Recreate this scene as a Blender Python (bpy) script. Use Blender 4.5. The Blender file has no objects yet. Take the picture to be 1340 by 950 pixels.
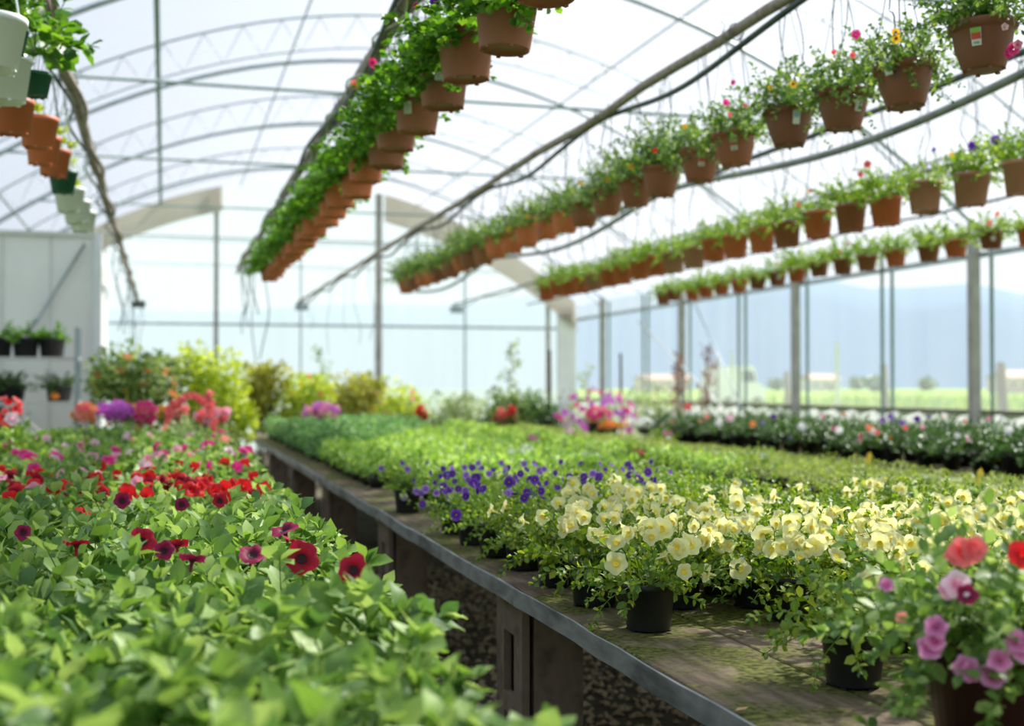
import bpy, math, random
import numpy as np
from mathutils import Vector, Matrix

R = math.radians
PI = math.pi
scene = bpy.context.scene
col = scene.collection

# ------------------------------------------------------------------ camera
W, H = 1340, 950
FPX = 1600.0
YAW = R(15.87)
PITCH = math.atan(30.0 / FPX)
EYE = Vector((0, 0, 1.35))
cd = bpy.data.cameras.new('camera')
cam = bpy.data.objects.new('camera', cd)
col.objects.link(cam)
cam.location = EYE
cam.rotation_euler = (PI / 2 + PITCH, 0, -YAW)
cd.sensor_width = 36.0
cd.lens = FPX / W * 36.0
cd.clip_end = 3000
cd.dof.use_dof = True
cd.dof.focus_distance = 2.95
cd.dof.aperture_fstop = 2.5
scene.camera = cam

# ------------------------------------------------------------------ world, sun, exposure
world = bpy.data.worlds.new('sky')
scene.world = world
world.use_nodes = True
wt = world.node_tree
wt.nodes.clear()
wo = wt.nodes.new('ShaderNodeOutputWorld')
bg = wt.nodes.new('ShaderNodeBackground')
tc = wt.nodes.new('ShaderNodeTexCoord')
sp = wt.nodes.new('ShaderNodeSeparateXYZ')
rp = wt.nodes.new('ShaderNodeValToRGB')
wt.links.new(tc.outputs['Generated'], sp.inputs[0])
wt.links.new(sp.outputs['Z'], rp.inputs[0])
rp.color_ramp.elements[0].position = 0.0
rp.color_ramp.elements[0].color = (0.86, 0.91, 1.0, 1)
rp.color_ramp.elements[1].position = 0.9
rp.color_ramp.elements[1].color = (0.62, 0.78, 1.0, 1)
wt.links.new(rp.outputs[0], bg.inputs['Color'])
bg.inputs['Strength'].default_value = 1.0
wt.links.new(bg.outputs[0], wo.inputs[0])

sd = bpy.data.lights.new('sun', 'SUN')
sd.energy = 11.5
sd.angle = R(3.0)
sd.color = (1.0, 0.95, 0.86)
sun = bpy.data.objects.new('sun', sd)
col.objects.link(sun)
sun_dir = Vector((0.80, 0.45, 0.92)).normalized()     # towards the sun: right of and ahead of the aisle
sun.rotation_euler = sun_dir.to_track_quat('Z', 'Y').to_euler()
sun.location = (12, 8, 20)

scene.view_settings.view_transform = 'Standard'
scene.view_settings.look = 'None'
scene.view_settings.gamma = 1.0
scene.view_settings.use_curve_mapping = False
scene.view_settings.exposure = 0.10
scene.render.film_transparent = False
cy = scene.cycles
cy.max_bounces = 8
cy.diffuse_bounces = 4
cy.transparent_max_bounces = 12
cy.transmission_bounces = 6
cy.caustics_reflective = False
cy.caustics_refractive = False
cy.sample_clamp_indirect = 6.0
cy.use_denoising = True

# ------------------------------------------------------------------ materials
def mat_new(name):
    m = bpy.data.materials.new(name)
    m.use_nodes = True
    nt = m.node_tree
    nt.nodes.clear()
    out = nt.nodes.new('ShaderNodeOutputMaterial')
    return m, nt, out

def noise_mat(name, cols, scale=8.0, rough=0.8, bump=0.0, metallic=0.0, detail=5, stretch=(1, 1, 1), rnd=0.0, spec=0.4, coords='Object'):
    """noise-driven colour ramp on a principled surface"""
    m, nt, out = mat_new(name)
    b = nt.nodes.new('ShaderNodeBsdfPrincipled')
    t = nt.nodes.new('ShaderNodeTexCoord')
    mp = nt.nodes.new('ShaderNodeMapping')
    mp.inputs['Scale'].default_value = stretch
    n = nt.nodes.new('ShaderNodeTexNoise')
    n.inputs['Scale'].default_value = scale
    n.inputs['Detail'].default_value = detail
    r = nt.nodes.new('ShaderNodeValToRGB')
    els = r.color_ramp.elements
    k = len(cols)
    for i, c in enumerate(cols):
        pos = 0.3 + 0.4 * i / max(1, k - 1)
        if i < 2:
            e = els[i]
            e.position = pos
        else:
            e = els.new(pos)
        e.color = (*c, 1)
    if k == 1:
        els[1].color = (*cols[0], 1)
    nt.links.new(t.outputs[coords], mp.inputs[0])
    nt.links.new(mp.outputs[0], n.inputs['Vector'])
    nt.links.new(n.outputs['Fac'], r.inputs[0])
    last = r.outputs[0]
    if rnd > 0:
        oi = nt.nodes.new('ShaderNodeObjectInfo')
        hs = nt.nodes.new('ShaderNodeHueSaturation')
        mr = nt.nodes.new('ShaderNodeMapRange')
        mr.inputs['To Min'].default_value = 1 - rnd
        mr.inputs['To Max'].default_value = 1 + rnd
        nt.links.new(oi.outputs['Random'], mr.inputs[0])
        nt.links.new(mr.outputs[0], hs.inputs['Value'])
        nt.links.new(last, hs.inputs['Color'])
        last = hs.outputs[0]
    nt.links.new(last, b.inputs['Base Color'])
    b.inputs['Roughness'].default_value = rough
    b.inputs['Metallic'].default_value = metallic
    b.inputs['Specular IOR Level'].default_value = spec
    if bump > 0:
        bp = nt.nodes.new('ShaderNodeBump')
        bp.inputs['Strength'].default_value = bump
        bp.inputs['Distance'].default_value = 0.01
        nt.links.new(n.outputs['Fac'], bp.inputs['Height'])
        nt.links.new(bp.outputs[0], b.inputs['Normal'])
    nt.links.new(b.outputs[0], out.inputs[0])
    return m

def leaf_mat(name, dark, mid, light, trans=0.4, rough=0.42, spec=0.5):
    """every leaf its own green, light passes through the blade"""
    m, nt, out = mat_new(name)
    g = nt.nodes.new('ShaderNodeNewGeometry')
    oi = nt.nodes.new('ShaderNodeObjectInfo')
    ad = nt.nodes.new('ShaderNodeMath'); ad.operation = 'ADD'
    fr = nt.nodes.new('ShaderNodeMath'); fr.operation = 'FRACT'
    nt.links.new(g.outputs['Random Per Island'], ad.inputs[0])
    nt.links.new(oi.outputs['Random'], ad.inputs[1])
    nt.links.new(ad.outputs[0], fr.inputs[0])
    r = nt.nodes.new('ShaderNodeValToRGB')
    els = r.color_ramp.elements
    els[0].position = 0.0; els[0].color = (*dark, 1)
    els[1].position = 1.0; els[1].color = (*light, 1)
    e = els.new(0.5); e.color = (*mid, 1)
    nt.links.new(fr.outputs[0], r.inputs[0])
    b = nt.nodes.new('ShaderNodeBsdfPrincipled')
    b.inputs['Roughness'].default_value = rough
    b.inputs['Specular IOR Level'].default_value = spec
    tr = nt.nodes.new('ShaderNodeBsdfTranslucent')
    hs = nt.nodes.new('ShaderNodeHueSaturation')
    hs.inputs['Hue'].default_value = 0.485
    hs.inputs['Saturation'].default_value = 1.1
    hs.inputs['Value'].default_value = 1.35
    nt.links.new(r.outputs[0], b.inputs['Base Color'])
    nt.links.new(r.outputs[0], hs.inputs['Color'])
    nt.links.new(hs.outputs[0], tr.inputs['Color'])
    mx = nt.nodes.new('ShaderNodeMixShader')
    mx.inputs[0].default_value = trans
    nt.links.new(b.outputs[0], mx.inputs[1])
    nt.links.new(tr.outputs[0], mx.inputs[2])
    nt.links.new(mx.outputs[0], out.inputs[0])
    return m

def petal_mat(name, centre, body, rim=None, trans=0.35, c0=0.0, c1=0.5):
    """petals coloured by distance from the flower's own centre"""
    m, nt, out = mat_new(name)
    t = nt.nodes.new('ShaderNodeTexCoord')
    ln = nt.nodes.new('ShaderNodeVectorMath'); ln.operation = 'LENGTH'
    nt.links.new(t.outputs['Object'], ln.inputs[0])
    r = nt.nodes.new('ShaderNodeValToRGB')
    els = r.color_ramp.elements
    els[0].position = c0; els[0].color = (*centre, 1)
    els[1].position = c1; els[1].color = (*body, 1)
    if rim:
        e = els.new(0.95); e.color = (*rim, 1)
    nt.links.new(ln.outputs['Value'], r.inputs[0])
    oi = nt.nodes.new('ShaderNodeObjectInfo')
    hs = nt.nodes.new('ShaderNodeHueSaturation')
    mr = nt.nodes.new('ShaderNodeMapRange')
    mr.inputs['To Min'].default_value = 0.82
    mr.inputs['To Max'].default_value = 1.12
    nt.links.new(oi.outputs['Random'], mr.inputs[0])
    nt.links.new(mr.outputs[0], hs.inputs['Value'])
    nt.links.new(r.outputs[0], hs.inputs['Color'])
    b = nt.nodes.new('ShaderNodeBsdfPrincipled')
    b.inputs['Roughness'].default_value = 0.6
    b.inputs['Specular IOR Level'].default_value = 0.25
    tr = nt.nodes.new('ShaderNodeBsdfTranslucent')
    nt.links.new(hs.outputs[0], b.inputs['Base Color'])
    nt.links.new(hs.outputs[0], tr.inputs['Color'])
    mx = nt.nodes.new('ShaderNodeMixShader')
    mx.inputs[0].default_value = trans
    nt.links.new(b.outputs[0], mx.inputs[1])
    nt.links.new(tr.outputs[0], mx.inputs[2])
    nt.links.new(mx.outputs[0], out.inputs[0])
    return m

def film_mat(name, clear, tint=(0.93, 0.95, 0.97), diffuse=0.35, streak=0.04, stretch=(0.4, 0.4, 0.05), clear_tint=(1, 1, 1)):
    """greenhouse plastic: part clear, part milky; faint dirt streaks"""
    m, nt, out = mat_new(name)
    t = nt.nodes.new('ShaderNodeTexCoord')
    mp = nt.nodes.new('ShaderNodeMapping')
    mp.inputs['Scale'].default_value = stretch
    n = nt.nodes.new('ShaderNodeTexNoise')
    n.inputs['Scale'].default_value = 6
    n.inputs['Detail'].default_value = 4
    nt.links.new(t.outputs['Object'], mp.inputs[0])
    nt.links.new(mp.outputs[0], n.inputs['Vector'])
    mr = nt.nodes.new('ShaderNodeMapRange')
    mr.inputs['From Min'].default_value = 0.3
    mr.inputs['From Max'].default_value = 0.7
    mr.inputs['To Min'].default_value = max(0, clear - streak)
    mr.inputs['To Max'].default_value = clear + streak
    nt.links.new(n.outputs['Fac'], mr.inputs[0])
    tp = nt.nodes.new('ShaderNodeBsdfTransparent')
    tp.inputs['Color'].default_value = (*clear_tint, 1)
    tl = nt.nodes.new('ShaderNodeBsdfTranslucent')
    tl.inputs['Color'].default_value = (*tint, 1)
    df = nt.nodes.new('ShaderNodeBsdfDiffuse')
    df.inputs['Color'].default_value = (*tint, 1)
    m1 = nt.nodes.new('ShaderNodeMixShader')
    m1.inputs[0].default_value = diffuse
    nt.links.new(tl.outputs[0], m1.inputs[1])
    nt.links.new(df.outputs[0], m1.inputs[2])
    m2 = nt.nodes.new('ShaderNodeMixShader')
    nt.links.new(mr.outputs[0], m2.inputs[0])
    nt.links.new(m1.outputs[0], m2.inputs[1])
    nt.links.new(tp.outputs[0], m2.inputs[2])
    nt.links.new(m2.outputs[0], out.inputs[0])
    return m

M = {}
M['roof_film'] = film_mat('roof_film', 0.57, tint=(0.41, 0.42, 0.445), diffuse=0.12, clear_tint=(.96, .98, 1))
M['wall_film'] = film_mat('wall_film', 0.40, tint=(0.60, 0.64, 0.72), diffuse=0.15, clear_tint=(.90, .95, 1))
M['low_film'] = film_mat('low_film', 0.14, tint=(0.49, 0.53, 0.64), diffuse=0.15, clear_tint=(.90, .95, 1))
M['window_film'] = film_mat('window_film', 0.80, tint=(0.62, 0.65, 0.70), diffuse=0.2, streak=0.03)
M['panel_film'] = film_mat('panel_film', 0.04, tint=(0.46, 0.475, 0.50), diffuse=0.4)
M['beige_film'] = film_mat('beige_film', 0.12, tint=(0.57, 0.535, 0.49), diffuse=0.3)
M['steel'] = noise_mat('steel', [(0.26, 0.32, 0.35), (0.40, 0.45, 0.48)], 9, 0.5, metallic=0.3)
M['steel_green'] = noise_mat('steel_green', [(0.15, 0.24, 0.22), (0.22, 0.32, 0.30)], 9, 0.5)
M['steel_pale'] = noise_mat('steel_pale', [(0.52, 0.52, 0.50), (0.68, 0.68, 0.66)], 7, 0.55)
M['post_beige'] = noise_mat('post_beige', [(0.27, 0.26, 0.24), (0.42, 0.41, 0.385)], 5, 0.6)
M['rust_pipe'] = noise_mat('rust_pipe', [(0.17, 0.13, 0.10), (0.36, 0.31, 0.26), (0.24, 0.17, 0.13)], 12, 0.6, 0.2)
M['hose'] = noise_mat('hose', [(0.03, 0.05, 0.05), (0.08, 0.11, 0.10)], 10, 0.45)
M['grey_hose'] = noise_mat('grey_hose', [(0.15, 0.17, 0.16), (0.28, 0.30, 0.28)], 10, 0.5)
M['wire'] = noise_mat('wire', [(0.06, 0.10, 0.07), (0.15, 0.18, 0.13)], 10, 0.5)
M['purple_wire'] = noise_mat('purple_wire', [(0.09, 0.05, 0.08), (0.17, 0.10, 0.15)], 10, 0.5)
M['white_cable'] = noise_mat('white_cable', [(0.55, 0.55, 0.52), (0.7, 0.7, 0.66)], 10, 0.5)
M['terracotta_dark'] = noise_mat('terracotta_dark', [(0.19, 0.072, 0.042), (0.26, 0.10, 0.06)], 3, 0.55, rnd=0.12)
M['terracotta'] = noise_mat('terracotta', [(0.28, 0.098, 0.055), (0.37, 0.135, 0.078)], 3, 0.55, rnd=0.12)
M['terracotta_orange_lit'] = noise_mat('terracotta_orange_lit', [(0.58, 0.15, 0.065), (0.68, 0.20, 0.095)], 3, 0.55, rnd=0.1)  # orange also carries the sunlight on the far hanging pots
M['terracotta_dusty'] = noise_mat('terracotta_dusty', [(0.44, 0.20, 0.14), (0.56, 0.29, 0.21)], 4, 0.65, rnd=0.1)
M['pot_black'] = noise_mat('pot_black', [(0.012, 0.012, 0.013), (0.028, 0.027, 0.027)], 4, 0.45)
M['pot_white'] = noise_mat('pot_white', [(0.78, 0.82, 0.85), (0.86, 0.89, 0.90)], 4, 0.4)
M['pot_green'] = noise_mat('pot_green', [(0.02, 0.10, 0.07), (0.04, 0.15, 0.10)], 4, 0.4)
M['pot_maroon'] = noise_mat('pot_maroon', [(0.055, 0.018, 0.016), (0.085, 0.028, 0.024)], 4, 0.5)
M['soil'] = noise_mat('soil', [(0.015, 0.010, 0.007), (0.06, 0.04, 0.028)], 60, 0.95, 0.6)
M['concrete'] = noise_mat('concrete', [(0.13, 0.095, 0.07), (0.24, 0.185, 0.145), (0.18, 0.135, 0.105)], 9, 0.9, 0.5, rnd=0.1)
M['fascia'] = noise_mat('fascia', [(0.12, 0.125, 0.13), (0.30, 0.31, 0.32), (0.17, 0.17, 0.17)], 14, 0.55, 0.5, 0.2, stretch=(1, 0.3, 1))
M['panel_grey'] = noise_mat('panel_grey', [(0.72, 0.71, 0.70), (0.80, 0.79, 0.78)], 1.5, 0.6)
M['sill_white'] = noise_mat('sill_white', [(0.62, 0.64, 0.66), (0.76, 0.78, 0.80)], 2, 0.6)
M['sill_dark'] = noise_mat('sill_dark', [(0.13, 0.13, 0.10), (0.20, 0.19, 0.15)], 5, 0.7)
M['gravel_floor'] = noise_mat('gravel_floor', [(0.06, 0.05, 0.03), (0.16, 0.13, 0.09), (0.07, 0.10, 0.025)], 3.2, 0.95, 0.6, detail=10)
M['stone'] = noise_mat('stone', [(0.50, 0.37, 0.26), (0.62, 0.52, 0.34), (0.80, 0.66, 0.50)], 2.5, 0.9)
M['yellow_tag'] = noise_mat('yellow_tag', [(0.80, 0.52, 0.02), (0.9, 0.62, 0.05)], 3, 0.5)
M['paper'] = noise_mat('paper', [(0.70, 0.72, 0.70), (0.80, 0.82, 0.80)], 6, 0.6)
M['print_grey'] = noise_mat('print_grey', [(0.30, 0.31, 0.32), (0.38, 0.39, 0.40)], 6, 0.6)
M['print_red'] = noise_mat('print_red', [(0.55, 0.06, 0.05), (0.62, 0.09, 0.07)], 6, 0.6)
M['print_green'] = noise_mat('print_green', [(0.20, 0.45, 0.06), (0.28, 0.55, 0.10)], 6, 0.6)
M['print_blue'] = noise_mat('print_blue', [(0.25, 0.42, 0.48), (0.33, 0.5, 0.55)], 6, 0.6)
M['wood_old'] = noise_mat('wood_old', [(0.16, 0.12, 0.10), (0.28, 0.23, 0.19)], 6, 0.85, stretch=(4, 4, 0.6))
M['rusty'] = noise_mat('rusty', [(0.30, 0.12, 0.08), (0.45, 0.22, 0.15)], 9, 0.8)
M['twig'] = noise_mat('twig', [(0.12, 0.09, 0.05), (0.2, 0.15, 0.09)], 9, 0.8)
M['dead_leaf'] = noise_mat('dead_leaf', [(0.45, 0.28, 0.12), (0.62, 0.42, 0.2)], 9, 0.7)
M['vehicle_white'] = noise_mat('vehicle_white', [(0.80, 0.80, 0.80), (0.86, 0.86, 0.86)], 1, 0.25)
M['vehicle_glass'] = noise_mat('vehicle_glass', [(0.06, 0.08, 0.10), (0.10, 0.12, 0.14)], 1, 0.1)
M['tyre'] = noise_mat('tyre', [(0.02, 0.02, 0.02), (0.03, 0.03, 0.03)], 1, 0.8)
M['house_wall'] = noise_mat('house_wall', [(0.62, 0.48, 0.42), (0.70, 0.56, 0.49)], 0.3, 0.8)
M['house_pale'] = noise_mat('house_pale', [(0.66, 0.64, 0.60), (0.74, 0.72, 0.68)], 0.3, 0.8)
M['roof_tile'] = noise_mat('roof_tile', [(0.34, 0.22, 0.18), (0.42, 0.28, 0.23)], 1, 0.8)
M['hill'] = noise_mat('hill', [(0.125, 0.185, 0.26), (0.15, 0.215, 0.29)], 0.006, 1.0, spec=0.0)  # bluish tone puts the distance haze into the hill colour
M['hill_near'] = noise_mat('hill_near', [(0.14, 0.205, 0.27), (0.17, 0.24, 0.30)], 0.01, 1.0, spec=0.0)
M['field'] = noise_mat('field', [(0.10, 0.19, 0.03), (0.20, 0.31, 0.06), (0.28, 0.36, 0.10)], 0.12, 1.0, detail=8, spec=0.05)
M['grass_blade'] = leaf_mat('grass_blade', (0.10, 0.20, 0.03), (0.18, 0.30, 0.06), (0.34, 0.42, 0.12), 0.3, 0.7)
M['fruit_orange'] = noise_mat('fruit_orange', [(0.85, 0.22, 0.02), (0.95, 0.32, 0.04)], 4, 0.4)

# moss over weathered boards
def plank_mat():
    m, nt, out = mat_new('mossy_board')
    t = nt.nodes.new('ShaderNodeTexCoord')
    oi = nt.nodes.new('ShaderNodeObjectInfo')
    ps = nt.nodes.new('ShaderNodeNewGeometry')
    mp = nt.nodes.new('ShaderNodeMapping'); mp.inputs['Scale'].default_value = (9, 1.2, 4)
    n1 = nt.nodes.new('ShaderNodeTexNoise'); n1.inputs['Scale'].default_value = 3; n1.inputs['Detail'].default_value = 8
    nt.links.new(ps.outputs['Position'], mp.inputs[0]); nt.links.new(mp.outputs[0], n1.inputs['Vector'])
    r1 = nt.nodes.new('ShaderNodeValToRGB')
    r1.color_ramp.elements[0].position = .3; r1.color_ramp.elements[0].color = (0.07, 0.052, 0.034, 1)
    r1.color_ramp.elements[1].position = .72; r1.color_ramp.elements[1].color = (0.27, 0.20, 0.145, 1)
    nt.links.new(n1.outputs['Fac'], r1.inputs[0])
    n2 = nt.nodes.new('ShaderNodeTexNoise'); n2.inputs['Scale'].default_value = 3.4; n2.inputs['Detail'].default_value = 9
    n2.inputs['Roughness'].default_value = .65
    nt.links.new(ps.outputs['Position'], n2.inputs['Vector'])
    r2 = nt.nodes.new('ShaderNodeValToRGB')
    r2.color_ramp.elements[0].position = .42; r2.color_ramp.elements[0].color = (0, 0, 0, 1)
    r2.color_ramp.elements[1].position = .55; r2.color_ramp.elements[1].color = (1, 1, 1, 1)
    nt.links.new(n2.outputs['Fac'], r2.inputs[0])
    n3 = nt.nodes.new('ShaderNodeTexNoise'); n3.inputs['Scale'].default_value = 60; n3.inputs['Detail'].default_value = 3
    nt.links.new(ps.outputs['Position'], n3.inputs['Vector'])
    r3 = nt.nodes.new('ShaderNodeValToRGB')
    r3.color_ramp.elements[0].position = .35; r3.color_ramp.elements[0].color = (0.035, 0.040, 0.008, 1)
    r3.color_ramp.elements[1].position = .7; r3.color_ramp.elements[1].color = (0.17, 0.175, 0.035, 1)
    nt.links.new(n3.outputs['Fac'], r3.inputs[0])
    mx = nt.nodes.new('ShaderNodeMixRGB')
    nt.links.new(r2.outputs[0], mx.inputs[0]); nt.links.new(r1.outputs[0], mx.inputs[1]); nt.links.new(r3.outputs[0], mx.inputs[2])
    b = nt.nodes.new('ShaderNodeBsdfPrincipled')
    b.inputs['Roughness'].default_value = 0.9
    b.inputs['Specular IOR Level'].default_value = 0.2
    nt.links.new(mx.outputs[0], b.inputs['Base Color'])
    bp = nt.nodes.new('ShaderNodeBump'); bp.inputs['Strength'].default_value = .7; bp.inputs['Distance'].default_value = .006
    nt.links.new(n3.outputs['Fac'], bp.inputs['Height']); nt.links.new(bp.outputs[0], b.inputs['Normal'])
    nt.links.new(b.outputs[0], out.inputs[0])
    return m
M['board'] = plank_mat()

M['leaf_petunia'] = leaf_mat('leaf_petunia', (0.07, 0.16, 0.04), (0.18, 0.32, 0.06), (0.38, 0.52, 0.16), 0.42, 0.5, 0.5)
M['leaf_bright'] = leaf_mat('leaf_bright', (0.09, 0.20, 0.025), (0.21, 0.37, 0.045), (0.40, 0.54, 0.10), 0.4, 0.45)
M['leaf_yellowpet'] = leaf_mat('leaf_yellowpet', (0.06, 0.15, 0.02), (0.18, 0.31, 0.035), (0.46, 0.55, 0.09), 0.4, 0.5, 0.5)
M['leaf_olive'] = leaf_mat('leaf_olive', (0.14, 0.22, 0.03), (0.30, 0.42, 0.07), (0.50, 0.60, 0.15), 0.35, 0.5)
M['leaf_seedling'] = leaf_mat('leaf_seedling', (0.13, 0.29, 0.04), (0.31, 0.51, 0.09), (0.52, 0.70, 0.20), 0.4, 0.5)
M['leaf_blue'] = leaf_mat('leaf_blue', (0.07, 0.19, 0.06), (0.16, 0.34, 0.10), (0.32, 0.50, 0.18), 0.35, 0.5)
M['leaf_dark'] = leaf_mat('leaf_dark', (0.018, 0.060, 0.012), (0.055, 0.145, 0.028), (0.16, 0.29, 0.06), 0.3, 0.38, 0.6)
M['leaf_hang'] = leaf_mat('leaf_hang', (0.045, 0.14, 0.02), (0.10, 0.26, 0.03), (0.22, 0.42, 0.06), 0.5, 0.4)
M['leaf_air'] = leaf_mat('leaf_air', (0.05, 0.13, 0.025), (0.13, 0.25, 0.05), (0.30, 0.42, 0.10), 0.45, 0.45)
M['leaf_lime'] = leaf_mat('leaf_lime', (0.26, 0.38, 0.03), (0.44, 0.56, 0.06), (0.62, 0.70, 0.12), 0.45, 0.5)
M['leaf_mustard'] = leaf_mat('leaf_mustard', (0.22, 0.26, 0.03), (0.38, 0.40, 0.06), (0.55, 0.54, 0.12), 0.4, 0.5)
M['leaf_shrub'] = leaf_mat('leaf_shrub', (0.06, 0.13, 0.03), (0.17, 0.28, 0.07), (0.36, 0.44, 0.14), 0.4, 0.5)
M['leaf_pale'] = leaf_mat('leaf_pale', (0.20, 0.30, 0.12), (0.34, 0.44, 0.20), (0.50, 0.56, 0.30), 0.4, 0.5)

M['petal_yellow'] = petal_mat('petal_yellow', (0.92, 0.76, 0.08), (0.93, 0.89, 0.34), (0.96, 0.94, 0.58), 0.55, 0.1, 0.42)
M['throat_yellow'] = noise_mat('throat_yellow', [(0.85, 0.58, 0.02), (0.9, 0.68, 0.06)], 5, 0.6)
M['petal_crimson'] = petal_mat('petal_crimson', (0.05, 0.003, 0.008), (0.36, 0.008, 0.025), (0.45, 0.012, 0.045), 0.3, 0.15, 0.6)
M['petal_wine'] = petal_mat('petal_wine', (0.04, 0.003, 0.02), (0.24, 0.008, 0.05), (0.32, 0.015, 0.09), 0.3, 0.15, 0.6)
M['throat_dark'] = noise_mat('throat_dark', [(0.010, 0.003, 0.004), (0.025, 0.004, 0.008)], 5, 0.7)
M['petal_red'] = petal_mat('petal_red', (0.35, 0.005, 0.01), (0.72, 0.015, 0.02), (0.80, 0.03, 0.035), 0.35)
M['petal_pink'] = petal_mat('petal_pink', (0.45, 0.01, 0.12), (0.85, 0.04, 0.26), (0.90, 0.10, 0.38), 0.35)
M['petal_rose'] = petal_mat('petal_rose', (0.60, 0.10, 0.25), (0.88, 0.32, 0.48), (0.92, 0.48, 0.60), 0.35)
M['petal_palepink'] = petal_mat('petal_palepink', (0.7, 0.2, 0.4), (0.9, 0.55, 0.66), (0.95, 0.72, 0.80), 0.35)
M['petal_mauve'] = petal_mat('petal_mauve', (0.55, 0.06, 0.28), (0.72, 0.20, 0.46), (0.80, 0.36, 0.60), 0.35)
M['petal_coral'] = petal_mat('petal_coral', (0.75, 0.05, 0.06), (0.88, 0.14, 0.14), (0.92, 0.24, 0.24), 0.35)
M['petal_orange'] = petal_mat('petal_orange', (0.8, 0.12, 0.02), (0.92, 0.26, 0.06), (0.95, 0.36, 0.12), 0.35)
M['petal_salmon'] = petal_mat('petal_salmon', (0.75, 0.14, 0.10), (0.90, 0.30, 0.22), (0.92, 0.42, 0.36), 0.35)
M['petal_purple'] = petal_mat('petal_purple', (0.05, 0.005, 0.12), (0.13, 0.03, 0.38), (0.20, 0.07, 0.50), 0.3)
M['petal_violet'] = petal_mat('petal_violet', (0.12, 0.02, 0.30), (0.34, 0.16, 0.62), (0.62, 0.48, 0.82), 0.3)
M['petal_magenta'] = petal_mat('petal_magenta', (0.4, 0.02, 0.4), (0.62, 0.10, 0.62), (0.72, 0.22, 0.72), 0.35)
M['petal_white'] = petal_mat('petal_white', (0.75, 0.78, 0.6), (0.86, 0.87, 0.86), (0.92, 0.92, 0.92), 0.35)
M['petal_gold'] = petal_mat('petal_gold', (0.5, 0.10, 0.01), (0.9, 0.50, 0.03), (0.95, 0.62, 0.06), 0.35)

# ------------------------------------------------------------------ mesh helpers
class MB:
    def __init__(self):
        self.v = []; self.f = []; self.mi = []; self.sm = []
    def add(self, vs, fs, mi=0, smooth=False):
        o = len(self.v)
        self.v.extend([tuple(p) for p in vs])
        for f in fs:
            self.f.append(tuple(i + o for i in f)); self.mi.append(mi); self.sm.append(smooth)
        return self
    def box(self, c, s, mi=0, rot=None):
        x, y, z = s[0] / 2, s[1] / 2, s[2] / 2
        vs = [Vector(p) for p in ((-x, -y, -z), (x, -y, -z), (x, y, -z), (-x, y, -z), (-x, -y, z), (x, -y, z), (x, y, z), (-x, y, z))]
        if rot is not None:
            vs = [rot @ p for p in vs]
        c = Vector(c)
        return self.add([p + c for p in vs], [(0, 3, 2, 1), (4, 5, 6, 7), (0, 1, 5, 4), (1, 2, 6, 5), (2, 3, 7, 6), (3, 0, 4, 7)], mi)
    def tube(self, pts, r, seg=6, mi=0, cap=True):
        pts = [Vector(p) for p in pts]
        n = len(pts)
        rs = r if isinstance(r, (list, tuple)) else [r] * n
        vs = []
        up = None
        for i, p in enumerate(pts):
            d = (pts[min(i + 1, n - 1)] - pts[max(i - 1, 0)])
            d = d.normalized() if d.length > 1e-9 else Vector((0, 0, 1))
            if up is None:
                up = Vector((0, 0, 1)) if abs(d.z) < .9 else Vector((1, 0, 0))
            a = d.cross(up)
            if a.length < 1e-6:
                a = d.cross(Vector((0, 1, 0.1)))
            a.normalize(); b = a.cross(d).normalized(); up = b
            for k in range(seg):
                t = 2 * PI * k / seg
                vs.append(p + (a * math.cos(t) + b * math.sin(t)) * rs[i])
        fs = []
        for i in range(n - 1):
            for k in range(seg):
                k2 = (k + 1) % seg
                fs.append((i * seg + k, i * seg + k2, (i + 1) * seg + k2, (i + 1) * seg + k))
        if cap:
            fs.append(tuple(range(seg))); fs.append(tuple((n - 1) * seg + k for k in reversed(range(seg))))
        return self.add(vs, fs, mi, True)
    def lathe(self, prof, seg=20, mi=0, c=(0, 0, 0)):
        vs = []; fs = []
        n = len(prof)
        for r, z in prof:
            for k in range(seg):
                t = 2 * PI * k / seg
                vs.append((c[0] + r * math.cos(t), c[1] + r * math.sin(t), c[2] + z))
        for i in range(n - 1):
            for k in range(seg):
                k2 = (k + 1) % seg
                fs.append((i * seg + k, i * seg + k2, (i + 1) * seg + k2, (i + 1) * seg + k))
        return self.add(vs, fs, mi, True)
    def mesh(self, name, mats):
        me = bpy.data.meshes.new(name)
        me.from_pydata(self.v, [], self.f)
        if not isinstance(mats, (list, tuple)):
            mats = [mats]
        for m in mats:
            me.materials.append(M[m])
        me.polygons.foreach_set('material_index', self.mi)
        me.polygons.foreach_set('use_smooth', self.sm)
        me.update()
        return me

def ob(name, me, parent=None, loc=None, rot=None, scale=None, label=None, kind=None, mtx=None):
    o = bpy.data.objects.new(name, me)
    col.objects.link(o)
    if parent is not None:
        o.parent = parent
    if mtx is not None:
        o.matrix_local = mtx
    else:
        if loc is not None: o.location = loc
        if rot is not None: o.rotation_euler = rot
        if scale is not None: o.scale = scale if isinstance(scale, (tuple, list)) else (scale,) * 3
    if label: o['label'] = label
    if kind: o['kind'] = kind
    return o

def tag(o, label, cat, group=None, kind=None):
    o['label'] = label; o['category'] = cat
    if group: o['group'] = group
    if kind: o['kind'] = kind
    return o

def thing(name, label, cat, loc, rz=0.0, group=None, rot=None, scale=None):
    o = ob(name, None, loc=loc, rot=rot if rot else (0, 0, rz), scale=scale)
    o.empty_display_size = 0.05
    return tag(o, label, cat, group)

def struct(name, me, parent=None, loc=None):
    o = ob(name, me, parent, loc)
    if parent is None: o['kind'] = 'structure'
    return o

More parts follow.
